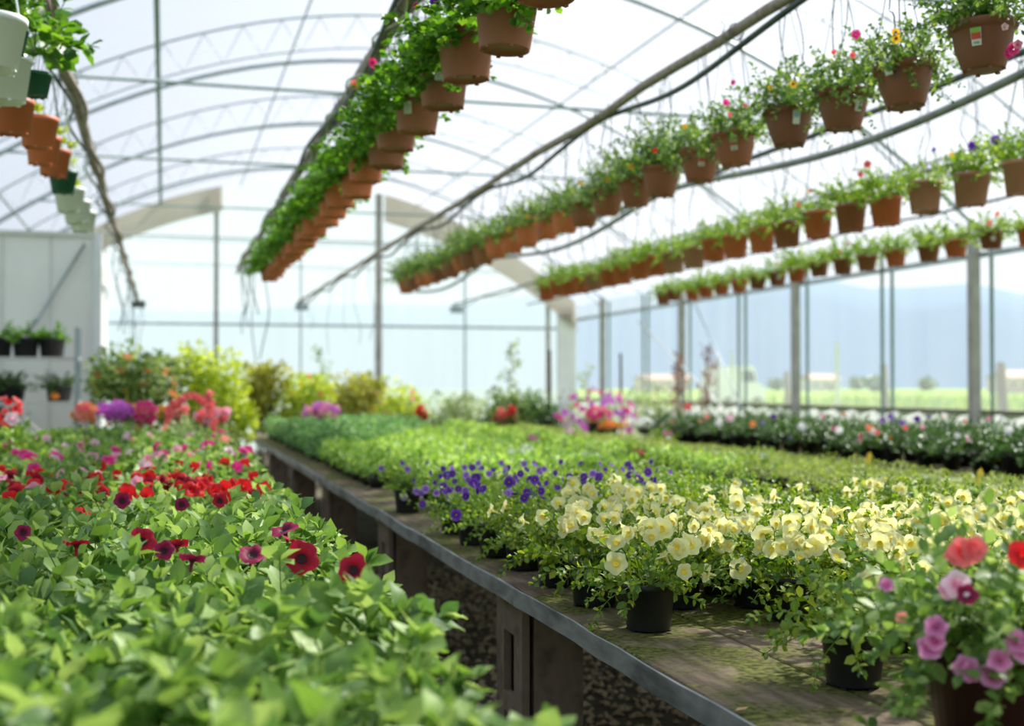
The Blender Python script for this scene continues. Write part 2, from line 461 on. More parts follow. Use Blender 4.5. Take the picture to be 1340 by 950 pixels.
ORD = ['first', 'second', 'third', 'fourth', 'fifth', 'sixth', 'seventh', 'eighth', 'ninth', 'tenth', 'eleventh', 'twelfth', 'thirteenth',
       'fourteenth', 'fifteenth', 'sixteenth', 'seventeenth', 'eighteenth', 'nineteenth', 'twentieth', 'twenty-first', 'twenty-second',
       'twenty-third', 'twenty-fourth', 'twenty-fifth', 'twenty-sixth', 'twenty-seventh', 'twenty-eighth', 'twenty-ninth', 'thirtieth'] + ['thirty-' + s for s in ('first', 'second', 'third', 'fourth', 'fifth', 'sixth', 'seventh', 'eighth', 'ninth')] + ['fortieth'] + ['forty-' + s for s in ('first', 'second', 'third', 'fourth', 'fifth', 'sixth', 'seventh', 'eighth', 'ninth')] + ['fiftieth'] + ['fifty-' + s for s in ('first', 'second', 'third', 'fourth', 'fifth', 'sixth', 'seventh', 'eighth', 'ninth')] + ['sixtieth', 'sixty-first', 'sixty-second', 'sixty-third', 'sixty-fourth', 'sixty-fifth', 'sixty-sixth']

def ray(u, v):
    d = Vector(((u - W / 2) / FPX, -(v - H / 2) / FPX, -1.0))
    return (cam_rot @ d).normalized()
cam_rot = cam.rotation_euler.to_matrix()
def at_z(u, v, z):
    d = ray(u, v); t = (z - EYE.z) / d.z
    return EYE + d * t
def at_y(u, v, y):
    d = ray(u, v); return EYE + d * (y / d.y)

# ------------------------------------------------------------------ leaves, flowers
LEAF_OVAL = (np.array([(0, 0, 0), (-.25, .28, .06), (0, .31, 0), (.25, .28, .06), (-.29, .66, .04), (0, .69, -.03), (.29, .66, .04), (0, 1.0, -.13)]),
             [(0, 2, 1), (0, 3, 2), (1, 2, 5, 4), (2, 3, 6, 5), (4, 5, 7), (5, 6, 7)])
LEAF_NARROW = (np.array([(0, 0, 0), (-.11, .35, .03), (0, .37, -.01), (.11, .35, .03), (-.11, .68, .0), (0, .7, -.05), (.11, .68, .0), (0, 1.0, -.15)]),
               LEAF_OVAL[1])
LEAF_ROUND = (np.array([(0, 0, 0), (-.33, .26, .06), (0, .33, 0), (.33, .26, .06), (-.36, .66, .05), (0, .66, -.02), (.36, .66, .05), (0, .98, -.06)]),
              LEAF_OVAL[1])
LEAF_TINY = (np.array([(0, 0, 0), (-.26, .5, .04), (.26, .5, .04), (0, 1, -.1)]), [(0, 2, 1), (1, 2, 3)])

def frame(d, n):
    d = d.normalized()
    x = d.cross(n)
    if x.length < 1e-5:
        x = d.cross(Vector((1, .3, .2)))
    x.normalize()
    z = x.cross(d)
    return x, d, z

def strands(rng, S, L, el=(20, 80), grav=3.0, step=.02, leaf=(.03, .045), z0=0.0, r0=.03, bare=.15, jit=.4, upbias=1.0, lenjit=.35, azr=None):
    """leaf placements along arching stems: list of (pos, dir, normal, size) and the stem lines"""
    leaves = []; stems = []
    for s in range(S):
        az = 2 * PI * (s + rng.random()) / S if azr is None else rng.uniform(*azr)
        e = R(rng.uniform(*el))
        d = Vector((math.cos(az) * math.cos(e), math.sin(az) * math.cos(e), math.sin(e)))
        q = r0 * rng.random()
        p = Vector((math.cos(az) * q, math.sin(az) * q, z0))
        Ls = L * rng.uniform(1 - lenjit, 1 + lenjit * .6)
        n = max(2, int(Ls / step))
        line = [p.copy()]
        a0 = rng.random() * PI
        for i in range(n):
            p = p + d * step
            d = (d + Vector((rng.gauss(0, .10), rng.gauss(0, .10), rng.gauss(0, .06) - grav * step))).normalized()
            line.append(p.copy())
            if i / n < bare: continue
            a0 += PI / 2 + rng.uniform(-.3, .3)
            sx = d.cross(Vector((0, 0, 1)))
            if sx.length < .05: sx = Vector((1, 0, 0))
            sx.normalize(); sy = sx.cross(d)
            side = sx * math.cos(a0) + sy * math.sin(a0)
            t = i / n
            sc = (1.0 - .45 * max(0, t - .6) / .4)
            for sg in (1, -1):
                if rng.random() < .12: continue
                ld = side * sg * .9 + d * .55 + Vector((0, 0, .22)) + Vector((rng.gauss(0, .2),) * 1 + (rng.gauss(0, .2), rng.gauss(0, .15)))
                nn = Vector((rng.gauss(0, jit), rng.gauss(0, jit), upbias)) + d * .35
                leaves.append((p.copy(), ld, nn, rng.uniform(*leaf) * sc))
        for k in range(3):
            ld = d + Vector((rng.gauss(0, .6), rng.gauss(0, .6), rng.gauss(0, .3)))
            leaves.append((p.copy(), ld, Vector((rng.gauss(0, jit), rng.gauss(0, jit), upbias)), rng.uniform(*leaf) * .6))
        stems.append(line)
    return leaves, stems

def leaf_arrays(leaves, tmpl):
    tv, tf = tmpl
    vs = []; fs = []; o = 0
    for p, d, n, s in leaves:
        x, y, z = frame(d, n)
        A = np.array([x, y, z]) * s
        vs.append(tv @ A + np.array(p))
        for f in tf: fs.append(tuple(i + o for i in f))
        o += len(tv)
    return (np.concatenate(vs) if vs else np.zeros((0, 3))), fs

def foliage_mesh(name, leaves, stems, tmpl, mat, stem_r=.0014, stem_seg=3):
    mb = MB()
    v, f = leaf_arrays(leaves, tmpl)
    mb.add(v.tolist(), f, 0, True)
    if stem_r > 0:
        for l in stems:
            if len(l) > 5: l = l[::2] + ([l[-1]] if len(l) % 2 == 0 else [])
            mb.tube(l, stem_r, stem_seg, 0, False)
    return mb.mesh(name, [mat])

def ball_leaves(rng, n, rad, leaf, c=(0, 0, 0), shell=.45, up=.5):
    out = []
    for _ in range(n):
        d = Vector((rng.gauss(0, 1), rng.gauss(0, 1), rng.gauss(0, 1))).normalized()
        k = (shell + (1 - shell) * rng.random())
        p = Vector((c[0] + d.x * rad[0] * k, c[1] + d.y * rad[1] * k, c[2] + d.z * rad[2] * k))
        ld = d + Vector((rng.gauss(0, .6), rng.gauss(0, .6), rng.gauss(0, .6)))
        out.append((p, ld, Vector((rng.gauss(0, .5), rng.gauss(0, .5), up)) + d * .5, rng.uniform(*leaf)))
    return out

def trumpet_mesh(name, mat, rng, ruffle=.16, notch=.24, tube=1.1):
    """five-lobed petunia bloom, unit outer radius, faces +Z, tube behind"""
    mb = MB(); seg = 25
    rings = [(.10, -tube), (.13, -.45), (.22, -.20), (.45, .02), (.75, .08), (1.0, .04)]
    vs = []
    ph = rng.random() * 6
    for i, (r, z) in enumerate(rings):
        for k in range(seg):
            t = 2 * PI * k / seg
            lobe = abs(math.cos(2.5 * t))
            w = max(0, i - 2) / 3
            rr = r * (1 - notch * w * (1 - lobe) ** 1.5 - .03 * w * math.sin(3 * t + ph))
            zz = z + w * ruffle * math.sin(5 * t * 2 + ph) * .5 + w * ruffle * math.sin(3 * t + ph * 2) * .7 + (w * .10 * (lobe - .5))
            vs.append((rr * math.cos(t), rr * math.sin(t), zz))
    fs = []
    for i in range(len(rings) - 1):
        for k in range(seg):
            k2 = (k + 1) % seg
            fs.append((i * seg + k, i * seg + k2, (i + 1) * seg + k2, (i + 1) * seg + k))
    mb.add(vs, fs, 0, True)
    return mb.mesh(name, [mat])

def throat_mesh(name, mat):
    mb = MB(); seg = 12
    vs = [(.27 * math.cos(2 * PI * k / seg), .27 * math.sin(2 * PI * k / seg), -.09) for k in range(seg)] + \
         [(.09 * math.cos(2 * PI * k / seg), .09 * math.sin(2 * PI * k / seg), -.22) for k in range(seg)] + [(0, 0, -.12)]
    fs = [(k, (k + 1) % seg, seg + (k + 1) % seg, seg + k) for k in range(seg)] + [(seg + k, seg + (k + 1) % seg, 2 * seg) for k in range(seg)]
    mb.add(vs, fs, 0, True)
    return mb.mesh(name, [mat])

def viola_mesh(name, mat, eye='throat_yellow'):
    """five flat overlapping petals and a spur"""
    mb = MB()
    for a, r, z, w in ((90 + 32, .62, .0, .46), (90 - 32, .62, .02, .46), (180 + 8, .55, .05, .42), (-8, .55, .05, .42), (270, .62, .08, .55)):
        a = R(a); c = Vector((math.cos(a), math.sin(a), 0)); s = Vector((-c.y, c.x, 0))
        vs = [Vector((0, 0, z))]
        for k in range(7):
            t = -PI * .62 + k * (2 * PI * .62) / 6
            p = c * (.48 + r * .62 * math.cos(t)) + s * (w * math.sin(t)) + Vector((0, 0, z + .08 - .12 * abs(math.sin(t))))
            vs.append(p)
        mb.add(vs, [(0, k, k + 1) for k in range(1, 7)], 0, True)
    mb.add([(.0, .12, .16), (-.1, -.05, .16), (.1, -.05, .16)], [(0, 1, 2)], 1)
    return mb.mesh(name, [mat, eye])

rg = random.Random(7)
FL = {}
for k, m in (('yellow', 'petal_yellow'), ('crimson', 'petal_crimson'), ('wine', 'petal_wine'), ('red', 'petal_red'), ('pink', 'petal_pink'), ('rose', 'petal_rose'),
             ('palepink', 'petal_palepink'), ('mauve', 'petal_mauve'), ('coral', 'petal_coral'), ('orange', 'petal_orange'), ('salmon', 'petal_salmon'),
             ('white', 'petal_white'), ('gold', 'petal_gold'), ('magenta', 'petal_magenta'), ('purplebig', 'petal_purple')):
    FL[k] = [trumpet_mesh('bloom_' + k, m, rg) for _ in range(3)]
for k, m in (('purple', 'petal_purple'), ('violet', 'petal_violet')):
    FL[k] = [viola_mesh('viola_' + k, m, 'petal_white' if k == 'violet' else 'throat_yellow')]
THROAT = {k: throat_mesh('throat_' + k, m) for k, m in (('yellow', 'throat_yellow'), ('dark', 'throat_dark'), ('green', 'leaf_lime'))}

def flower(root, local, face, size, kind, throat=None, rng=rg):
    """a bloom as a part of the plant; throat as its sub-part. local and face are in the root's space"""
    x, y, z = frame(Vector((rng.gauss(0, 1), rng.gauss(0, 1), rng.gauss(0, 1))), face)
    # we want the z axis to be the facing
    f = face.normalized()
    a = f.cross(Vector((rng.gauss(0, 1), rng.gauss(0, 1), rng.gauss(0, 1)))).normalized()
    if kind in ('purple', 'violet'):
        a = Vector((0, 0, 1)).cross(f)
        a = a.normalized() if a.length > .05 else Vector((1, 0, 0))
    b = f.cross(a)
    m = Matrix((a, b, f)).transposed().to_4x4()
    m = Matrix.Translation(local) @ m @ Matrix.Diagonal((size, size, size * (.9 if kind not in ('purple', 'violet') else 1), 1))
    o = ob('flower', rng.choice(FL[kind]), root, mtx=m)
    if throat:
        ob('flower_throat', THROAT[throat], o)
    return o

def to_local(root, p, face=None):
    inv = root_m(root).inverted()
    q = inv @ p
    if face is None: return q
    return q, (inv.to_3x3() @ face)
def root_m(root):
    return Matrix.Translation(root.location) @ root.rotation_euler.to_matrix().to_4x4() @ Matrix.Diagonal((*root.scale, 1))

# ------------------------------------------------------------------ pots
def pot_mesh(name, rt, rb, h, mat, style='tall', seg=24):
    w = .0035
    if style == 'bowl':
        rim_h = .028
        prof = [(0, 0), (rb * .5, 0), (rb * .95, .0), (rb, .003), (rb + (rt - rb) * .55, h * .5), (rt - .012, h - rim_h - .004), (rt - .010, h - rim_h), (rt - .001, h - rim_h + .004),
                (rt + .003, h - .006), (rt + .003, h), (rt - .006, h), (rt - .010, h - .02), (rb, .02), (0, .018)]
    elif style == 'lip':
        rim_h = .022
        prof = [(0, .004), (rb * .9, .004), (rb * .93, 0), (rb, 0), (rb + (rt - rb) * .85, h - rim_h), (rt, h - rim_h), (rt + .002, h), (rt - w, h), (rt - .008, h - .02), (rb - w, .02), (0, .018)]
    else:
        prof = [(0, .006), (rb * .86, .006), (rb * .90, 0), (rb, 0), (rb + .0006, .002), (rt - .004, h - .014), (rt, h - .012), (rt + .001, h), (rt - w, h), (rt - .008, h - .02), (rb - w, .02), (0, .018)]
    mb = MB().lathe(prof, seg)
    # feet notches round the base ring as small studs
    for k in range(6):
        t = 2 * PI * k / 6
        mb.box((rb * .93 * math.cos(t), rb * .93 * math.sin(t), -.003), (.012, .012, .006), 0, Matrix.Rotation(t, 3, 'Z'))
    return mb.mesh(name, [mat])
def soil_mesh(r, z):
    mb = MB(); seg = 14
    vs = [(0, 0, z + .008)] + [(r * math.cos(2 * PI * k / seg), r * math.sin(2 * PI * k / seg), z) for k in range(seg)]
    mb.add(vs, [(0, 1 + k, 1 + (k + 1) % seg) for k in range(seg)], 0, True)
    return mb.mesh('soil', ['soil'])

# ================================================================== SETTING
X0, X1 = -3.4, 8.9
XC, ZA, KC = 2.75, 5.67, 0.0665
YB, YE = -5.0, 26.0
def roof_z(x): return ZA - KC * (x - XC) ** 2

# floor of gravel and earth, the field beyond
mb = MB().add([(X0, YB, 0), (X1, YB, 0), (X1, YE, 0), (X0, YE, 0)], [(0, 1, 2, 3)])
struct('floor', mb.mesh('floor', 'gravel_floor'))
mb = MB().add([(-700, -200, -.02), (900, -200, -.02), (900, 900, -.02), (-700, 900, -.02)], [(0, 1, 2, 3)])
struct('ground', mb.mesh('ground', 'field'))

# hills
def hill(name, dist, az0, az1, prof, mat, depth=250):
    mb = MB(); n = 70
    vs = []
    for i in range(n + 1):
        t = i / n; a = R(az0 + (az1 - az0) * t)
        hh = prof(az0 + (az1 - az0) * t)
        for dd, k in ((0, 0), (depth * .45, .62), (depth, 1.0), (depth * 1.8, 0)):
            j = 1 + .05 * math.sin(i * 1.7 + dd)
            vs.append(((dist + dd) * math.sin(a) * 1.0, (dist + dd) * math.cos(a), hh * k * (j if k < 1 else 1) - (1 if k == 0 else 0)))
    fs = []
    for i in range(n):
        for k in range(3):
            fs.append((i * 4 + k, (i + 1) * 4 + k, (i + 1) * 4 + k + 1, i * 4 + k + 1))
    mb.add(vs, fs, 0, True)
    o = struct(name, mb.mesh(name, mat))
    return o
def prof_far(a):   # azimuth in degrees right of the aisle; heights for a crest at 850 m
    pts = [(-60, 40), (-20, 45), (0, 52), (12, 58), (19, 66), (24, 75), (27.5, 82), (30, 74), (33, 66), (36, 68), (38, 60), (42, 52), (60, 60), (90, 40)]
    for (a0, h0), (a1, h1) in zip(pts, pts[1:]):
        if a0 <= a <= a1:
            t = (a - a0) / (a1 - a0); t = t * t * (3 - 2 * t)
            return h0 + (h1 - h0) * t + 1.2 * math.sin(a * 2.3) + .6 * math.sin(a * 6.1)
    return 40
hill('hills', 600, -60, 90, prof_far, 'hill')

# roof film
n = 40
vs = []
for i in range(n + 1):
    x = X0 + (X1 - X0) * i / n
    vs += [(x, YB, roof_z(x)), (x, YE, roof_z(x))]
mb = MB().add(vs, [(2 * i, 2 * i + 2, 2 * i + 3, 2 * i + 1) for i in range(n)], 0, True)
ceiling = struct('ceiling', mb.mesh('ceiling', 'roof_film'))
# arches: a single tube over every post, a latticed truss midway
def arch_pts(off=0.0, n=36, x0=X0, x1=X1, y=0):
    return [(x0 + (x1 - x0) * i / n, y, roof_z(x0 + (x1 - x0) * i / n) - off) for i in range(n + 1)]
arch_me = MB().tube(arch_pts(.04), .027, 6).mesh('roof_arch', 'steel')
truss_me = MB().tube(arch_pts(.04), .013, 5).mesh('roof_truss', 'steel')
low_me = MB().tube(arch_pts(.42, x0=X0 + .5, x1=X1 - .5), .009, 5).mesh('lower_chord', 'steel')
zz = MB()
nz = 26
for i in range(nz):
    xa = X0 + .6 + (X1 - X0 - 1.2) * i / nz; xb = X0 + .6 + (X1 - X0 - 1.2) * (i + 1) / nz; xm = (xa + xb) / 2
    zz.tube([(xa, 0, roof_z(xa) - .42), (xm, 0, roof_z(xm) - .05)], .004, 4)
    zz.tube([(xm, 0, roof_z(xm) - .05), (xb, 0, roof_z(xb) - .42)], .004, 4)
lat_me = zz.mesh('lattice', 'steel')
POSTS = [3.73 + 4.07 * k for k in range(-2, 6)]
tie_me = MB().tube([(-2.0, 0, 4.2), (X1 - 1.6, 0, 4.2)], .016, 6).mesh('tie_bar', 'steel_green')
for y in POSTS:
    ob('roof_arch', arch_me, ceiling, (0, y, 0))
    if y < 25:
        ob('tie_bar', tie_me, ceiling, (0, y, 0))
    if y + 2.035 < YE:
        t = ob('roof_truss', truss_me, ceiling, (0, y + 2.035, 0))
        ob('lower_chord', low_me, t); ob('lattice', lat_me, t)
for x, r, m in ((-.09, .030, 'steel_green'), (-2.2, .02, 'steel'), (1.5, .012, 'steel'), (2.75, .022, 'steel'), (5.2, .012, 'steel'), (6.6, .02, 'steel'), (8.0, .02, 'steel')):
    ob('purlin', MB().tube([(x, YB, roof_z(x) - .06), (x, YE, roof_z(x) - .06)], r, 6).mesh('purlin', m), ceiling)
# thin diagonal struts between the ties and the arches
st = MB().tube([(X1 - 1.6, 0, 4.2), (X1 - .1, 0, 3.0)], .014, 5)
st_me = st.mesh('roof_strut', 'steel')
for y in POSTS:
    ob('roof_strut', st_me, ceiling, (0, y, 0))

# right wall
wall_right = struct('wall_right', MB().add([(X1, YB, 2.83), (X1, YE, 2.83), (X1, YE, roof_z(X1)), (X1, YB, roof_z(X1))], [(0, 1, 2, 3)]).mesh('wall_right', 'roof_film'))
kp = MB()
for i in range(62):                       # ribbed kick panel
    y = YB + .5 * i
    kp.add([(X1 + .02, y, 0), (X1 + .05, y + .125, 0), (X1 + .02, y + .25, 0), (X1 - .01, y + .375, 0), (X1 + .02, y + .5, 0), (X1 + .02, y, 1.04), (X1 + .05, y + .125, 1.04), (X1 + .02, y + .25, 1.04), (X1 - .01, y + .375, 1.04), (X1 + .02, y + .5, 1.04)], [(k, k + 1, k + 6, k + 5) for k in range(4)])
ob('kick_panel', kp.mesh('kick_panel', 'panel_film'), wall_right)
ob('sill_rail', MB().box((X1, (YB + YE) / 2, 1.055), (.09, YE - YB, .05)).mesh('sill_rail', 'sill_dark'), wall_right)
ob('top_rail', MB().box((X1 - .02, (YB + YE) / 2, 2.83), (.05, YE - YB, .06)).mesh('top_rail', 'steel'), wall_right)
post_me = MB().box((0, 0, 1.6), (.09, .12, 3.2)).box((-.05, -.05, 1.6), (.02, .03, 3.2)).mesh('wall_post', 'post_beige')
thin_me = MB().tube([(0, 0, 0), (0, 0, 3.1)], .022, 6).mesh('wall_mullion', 'steel_green')
for y in POSTS:
    ob('wall_post', post_me, wall_right, (X1 - .09, y, 0))
    ob('wall_mullion', thin_me, wall_right, (X1 - .02, y - .22, 0))
    if y + 2 < YE:
        ob('wall_mullion', thin_me, wall_right, (X1 - .02, y + 1.72, 0))
        ob('wall_mullion', thin_me, wall_right, (X1 - .05, y + 1.90, 0))
ob('wall_brace', MB().tube([(X1 - .12, 17.6, 1.0), (X1 - .12, 19.6, 3.0)], .012, 5).mesh('wall_brace', 'steel'), wall_right)
ob('wall_brace', MB().tube([(X1 - .12, 18.3, 1.0), (X1 - .12, 22.0, 2.6)], .012, 5).mesh('wall_brace', 'steel_pale'), wall_right)
ys = [YB] + [y for y in POSTS if YB < y < YE] + [YE]
for i, (a, b) in enumerate(zip(ys, ys[1:])):
    struct('window_%d' % (i + 1), MB().add([(X1 + .005, a, 1.07), (X1 + .005, b, 1.07), (X1 + .005, b, 2.82), (X1 + .005, a, 2.82)], [(0, 1, 2, 3)]).mesh('window_pane', 'window_film'))

# left wall and the wall behind the camera
struct('wall_left', MB().add([(X0, YB, 0), (X0, YE, 0), (X0, YE, roof_z(X0)), (X0, YB, roof_z(X0))], [(0, 1, 2, 3)]).mesh('wall_left', 'wall_film'))
def gable(name, y, z0, mat, x0=X0, x1=X1, ztop=None):
    n = 36; vs = []
    for i in range(n + 1):
        x = x0 + (x1 - x0) * i / n
        vs += [(x, y, z0), (x, y, roof_z(x) if ztop is None else ztop)]
    return MB().add(vs, [(2 * i, 2 * i + 2, 2 * i + 3, 2 * i + 1) for i in range(n)]).mesh(name, mat)
struct('wall_front', gable('wall_front', YB, 0, 'wall_film'))
wall_back = struct('wall_back', gable('wall_back', YE, 2.63, 'wall_film'))
ob('lower_film', gable('lower_film', YE, 0, 'low_film', ztop=2.63), wall_back)
ob('girt', MB().tube([(X0, YE - .05, 2.63), (X1, YE - .05, 2.63)], .03, 6).mesh('girt', 'steel'), wall_back)
ob('girt', MB().tube([(X0 + 1, YE - .05, 3.85), (X1 - .5, YE - .05, 3.85)], .012, 5).mesh('girt', 'steel'), wall_back)
ob('girt', MB().tube([(X0 + 2, YE - .05, 4.35), (X1 - 2, YE - .05, 4.35)], .012, 5).mesh('girt', 'steel'), wall_back)
for x, r in ((1.02, .045), (4.4, .07), (8.2, .04), (-1.2, .04), (2.75, .015), (6.3, .015)):
    ob('gable_post', MB().box((x, YE - .08, roof_z(x) / 2), (r * 2, .08, roof_z(x) - .05)).mesh('gable_post', 'post_beige' if r > .02 else 'steel'), wall_back)
ob('corner_panel', MB().box((8.62, YE - .1, 1.55), (.42, .1, 3.1)).mesh('corner_panel', 'sill_white'), wall_back)
def curtain(x0, x1, th, y):
    n = 16; mb = MB(); vs = []
    for i in range(n + 1):
        x = x0 + (x1 - x0) * i / n
        for yy in (y, y + .03):
            vs += [(x, yy, roof_z(x) - th), (x, yy, roof_z(x) - .03)]
    fs = []
    for i in range(n):
        a = 4 * i; b = a + 4
        fs += [(a, b, b + 1, a + 1), (a + 3, b + 3, b + 2, a + 2), (a, a + 2, b + 2, b), (a + 1, b + 1, b + 3, a + 3)]
    return mb.add(vs, fs).mesh('gable_curtain', 'beige_film')
ob('gable_curtain', curtain(X0 + .1, 1.14, .55, YE - .25), wall_back)
ob('gable_curtain', curtain(4.5, X1 - .1, .62, YE - .25), wall_back)

# partition hut of flat panels at the left
part_w = struct('trim_1', MB().box((-2.13, 16.0, 1.6), (2.62, .05, 3.2)).mesh('partition', 'panel_grey'))
ob('partition_post', MB().box((-.80, 15.98, 1.62), (.09, .12, 3.24)).mesh('partition_post', 'sill_white'), part_w)
ob('partition_side', MB().box((-.84, 17.6, 1.6), (.04, 3.2, 3.2)).mesh('partition_side', 'panel_grey'), part_w)
ob('partition_cap', MB().box((-2.1, 15.98, 3.22), (2.7, .1, .05)).mesh('partition_cap', 'steel_pale'), part_w)
for k in range(4):
    ob('panel_seam', MB().box((-1.35 - .55 * k, 15.965, 1.6), (.012, .01, 3.18)).mesh('panel_seam', 'steel_pale'), part_w)
ob('partition_brace', MB().tube([(-1.55, 15.9, 2.05), (-.95, 15.9, 3.1)], .018, 6).mesh('partition_brace', 'steel'), part_w)

# ------------------------------------------------------------------ gravel under the benches
rng = random.Random(3)
mb = MB()
ico = [(0, 0, 1), (.9, 0, 0), (0, .9, 0), (-.9, 0, 0), (0, -.9, 0), (0, 0, -1)]
icf = [(0, 1, 2), (0, 2, 3), (0, 3, 4), (0, 4, 1), (5, 2, 1), (5, 3, 2), (5, 4, 3), (5, 1, 4)]
for _ in range(9000):
    x = rng.uniform(.5, 4.2); y = rng.uniform(3.4, 9.0)
    s = rng.uniform(.010, .024)
    c, q = math.cos(rng.random() * 6), math.sin(rng.random() * 6)
    sx, sy, sz = s * rng.uniform(.8, 1.4), s * rng.uniform(.7, 1.1), s * rng.uniform(.5, .9)
    mb.add([(x + vx * sx * c - vy * sy * q, y + vx * sx * q + vy * sy * c, vz * sz + sz * .5) for vx, vy, vz in ico], icf)
tag(ob('gravel', mb.mesh('gravel', 'stone')), 'brown gravel scattered on the earth under the right bench', 'gravel', kind='stuff')

# ------------------------------------------------------------------ benches
ZD = .75
def bench(name, label, x0, x1, y0, y1, pitch, piers_x, board_w=.288, fascia=True, seed=1):
    rng = random.Random(seed)
    root = thing(name, label, 'bench', (x0, y0, 0))
    ox, oy = x0, y0
    ny = int(math.ceil((y1 - y0) / pitch)); nx = int(round((x1 - x0) / board_w)); bw = (x1 - x0) / nx
    meshes = []
    for k in range(3):
        mb = MB(); seg = 8
        vs = []
        for i in range(seg + 1):
            y = (pitch - .006) * i / seg
            dz = rng.gauss(0, .0016); dx = rng.gauss(0, .0012)
            for px, pz in ((0.002, -.032), (bw - .004, -.032), (bw - .004, -.003), (bw - .008, 0), (.006, 0), (0.002, -.003)):
                vs.append((px + dx, y, pz + dz))
        fs = [(i * 6 + a, i * 6 + (a + 1) % 6, (i + 1) * 6 + (a + 1) % 6, (i + 1) * 6 + a) for i in range(seg) for a in range(6)]
        fs += [tuple(reversed(range(6))), tuple(seg * 6 + a for a in range(6))]
        mb.add(vs, fs)
        meshes.append(mb.mesh('board', 'board'))
    for i in range(nx):
        for j in range(ny):
            ob('board', rng.choice(meshes), root, (i * bw, j * pitch, ZD + rng.uniform(-.002, .002)))
    if fascia:
        for j in range(ny):
            mb = MB(); seg = 14; vs = []
            ph = rng.random() * 6
            for i in range(seg + 1):
                y = pitch * i / seg + (.03 if i == seg else 0)
                dx = .004 * math.sin(i * .9 + ph) + rng.gauss(0, .0015); dz = rng.gauss(0, .0012)
                tilt = .004 * (j % 2)
                for px, pz in ((-.014 - tilt, -.048), (-.016 - tilt, .003), (-.012, .005), (-.009, .001), (-.004, -.048)):
                    vs.append((px + dx, y, pz + dz))
            fs = [(i * 5 + a, i * 5 + (a + 1) % 5, (i + 1) * 5 + (a + 1) % 5, (i + 1) * 5 + a) for i in range(seg) for a in range(5)]
            fs += [tuple(reversed(range(5))), tuple(seg * 5 + a for a in range(5))]
            mb.add(vs, fs)
            ob('edge_strip', mb.mesh('edge_strip', 'fascia'), root, (0, j * pitch, ZD), label='grey dented metal edging strip')
    # concrete block piers with an open slot in the aisle face, and cross beams on them
    bm_ = MB()
    w, d = .20, .30
    zt = ZD - .09
    bm_.box((w / 2 + .02, d / 2, zt / 2), (w - .04, d, zt))
    bm_.box((.012, .045, zt / 2), (.024, .09, zt)); bm_.box((.012, d - .045, zt / 2), (.024, .09, zt))
    bm_.box((.012, d / 2, zt - .05), (.024, d - .18, .10)); bm_.box((.012, d / 2, .07), (.024, d - .18, .14)); bm_.box((.012, d / 2, zt * .5), (.024, d - .18, .06))
    pier = bm_.mesh('concrete_pier', 'concrete')
    beam = MB().box(((x1 - x0) / 2, .15, ZD - .062), (x1 - x0 - .06, .10, .055)).mesh('cross_beam', 'wood_old')
    for j in range(ny + 1):
        yy = j * pitch + .2 if fascia or seed == 8 else j * pitch + PY - y0
        if yy > y1 - y0: break
        if yy < 0: continue
        ob('cross_beam', beam, root, (0, yy, 0))
        for px in piers_x:
            ob('concrete_pier', pier, root, (px - x0, yy, 0), label='tall hollow concrete block pier')
    return root
PY = 3.65 - 2.35 * 2
bench('plant_bench', 'mossy board bench with a dented grey metal edge, right of the aisle', 1.01, 2.76, PY + 2.35 - .2, 14.6, 2.35, (1.07, 2.45))
bench('plant_bench', 'second board bench of green bedding plants, behind a narrow dark gap', 3.12, 4.48, PY + 2.35 - .2, 14.6, 2.35, (3.2, 4.2), fascia=False, seed=8)
PY = 1.0
bench('plant_bench', 'left-hand board bench hidden under petunias on the near side of the aisle', -1.9, .36, -.5, 11.0, 2.35, (-1.6, .1), board_w=.3, fascia=False, seed=4)
PY = 6.0
bench('plant_bench', 'far right board bench of dark bushy plants along the side windows', 5.2, 6.6, 5.6, 12.6, 2.35, (5.4, 6.3), board_w=.28, fascia=False, seed=5)

# ------------------------------------------------------------------ LEFT BENCH: large-leaved petunias
rng = random.Random(11)
blk_pot = pot_mesh('pot', .062, .048, .10, 'pot_black', 'lip', 16)
blk_soil = soil_mesh(.056, .088)
def place_pot(root, me=blk_pot, soil=blk_soil, label=None):
    ob('pot', me, root, label=label); ob('soil', soil, root)

left_plants = []
def broadleaf(n, label_f, mat, xs, ys, leafsz, S, L, tmpl=LEAF_OVAL):
    protos = []
    for k in range(n):
        lv, stm = strands(rng, S, L, el=(15, 85), grav=2.2, step=.024, leaf=leafsz, z0=.088, r0=.04, bare=.25, jit=.45)
        protos.append((lv, stm))
    return protos
big_protos = broadleaf(5, None, None, None, None, (.045, .075), 17, .155)
big_low = [foliage_mesh('foliage', [l for l in lv if l[0].z < .17 or rr % 3 == 0 for rr in (0,)] if False else lv, stm, LEAF_OVAL, 'leaf_petunia') for lv, stm in big_protos]
# finely modelled single leaves for the nearest plants
def fine_leaf(k):
    r = random.Random(50 + k)
    mb = MB(); vs = []; nr = 7
    cup = r.uniform(.04, .16); curl = r.uniform(.05, .30); wd = r.uniform(.31, .40)
    for i in range(nr):
        t = i / (nr - 1)
        w = wd * (math.sin(PI * min(1, t * 1.02) ** .8) ** .8 if 0 < t < 1 else .02)
        z = -curl * t * t + .03 * math.sin(t * 9 + k)
        for s in (-1, -.5, 0, .5, 1):
            vs.append((w * s, t, z + cup * w * 3 * abs(s) ** 1.4 * .6 - (.0 if s else .012) + .012 * math.sin(t * 17 + s * 3)))
    fs = [(i * 5 + a, i * 5 + a + 1, (i + 1) * 5 + a + 1, (i + 1) * 5 + a) for i in range(nr - 1) for a in range(4)]
    mb.add(vs, fs, 0, True)
    mb.tube([(0, -.12, .0), (0, 0, -.003), (0, .5, -.02 - curl * .25)], [.018, .014, .006], 4)
    return mb.mesh('leaf', ['leaf_petunia'])
FINE = [fine_leaf(k) for k in range(6)]
split_protos = []
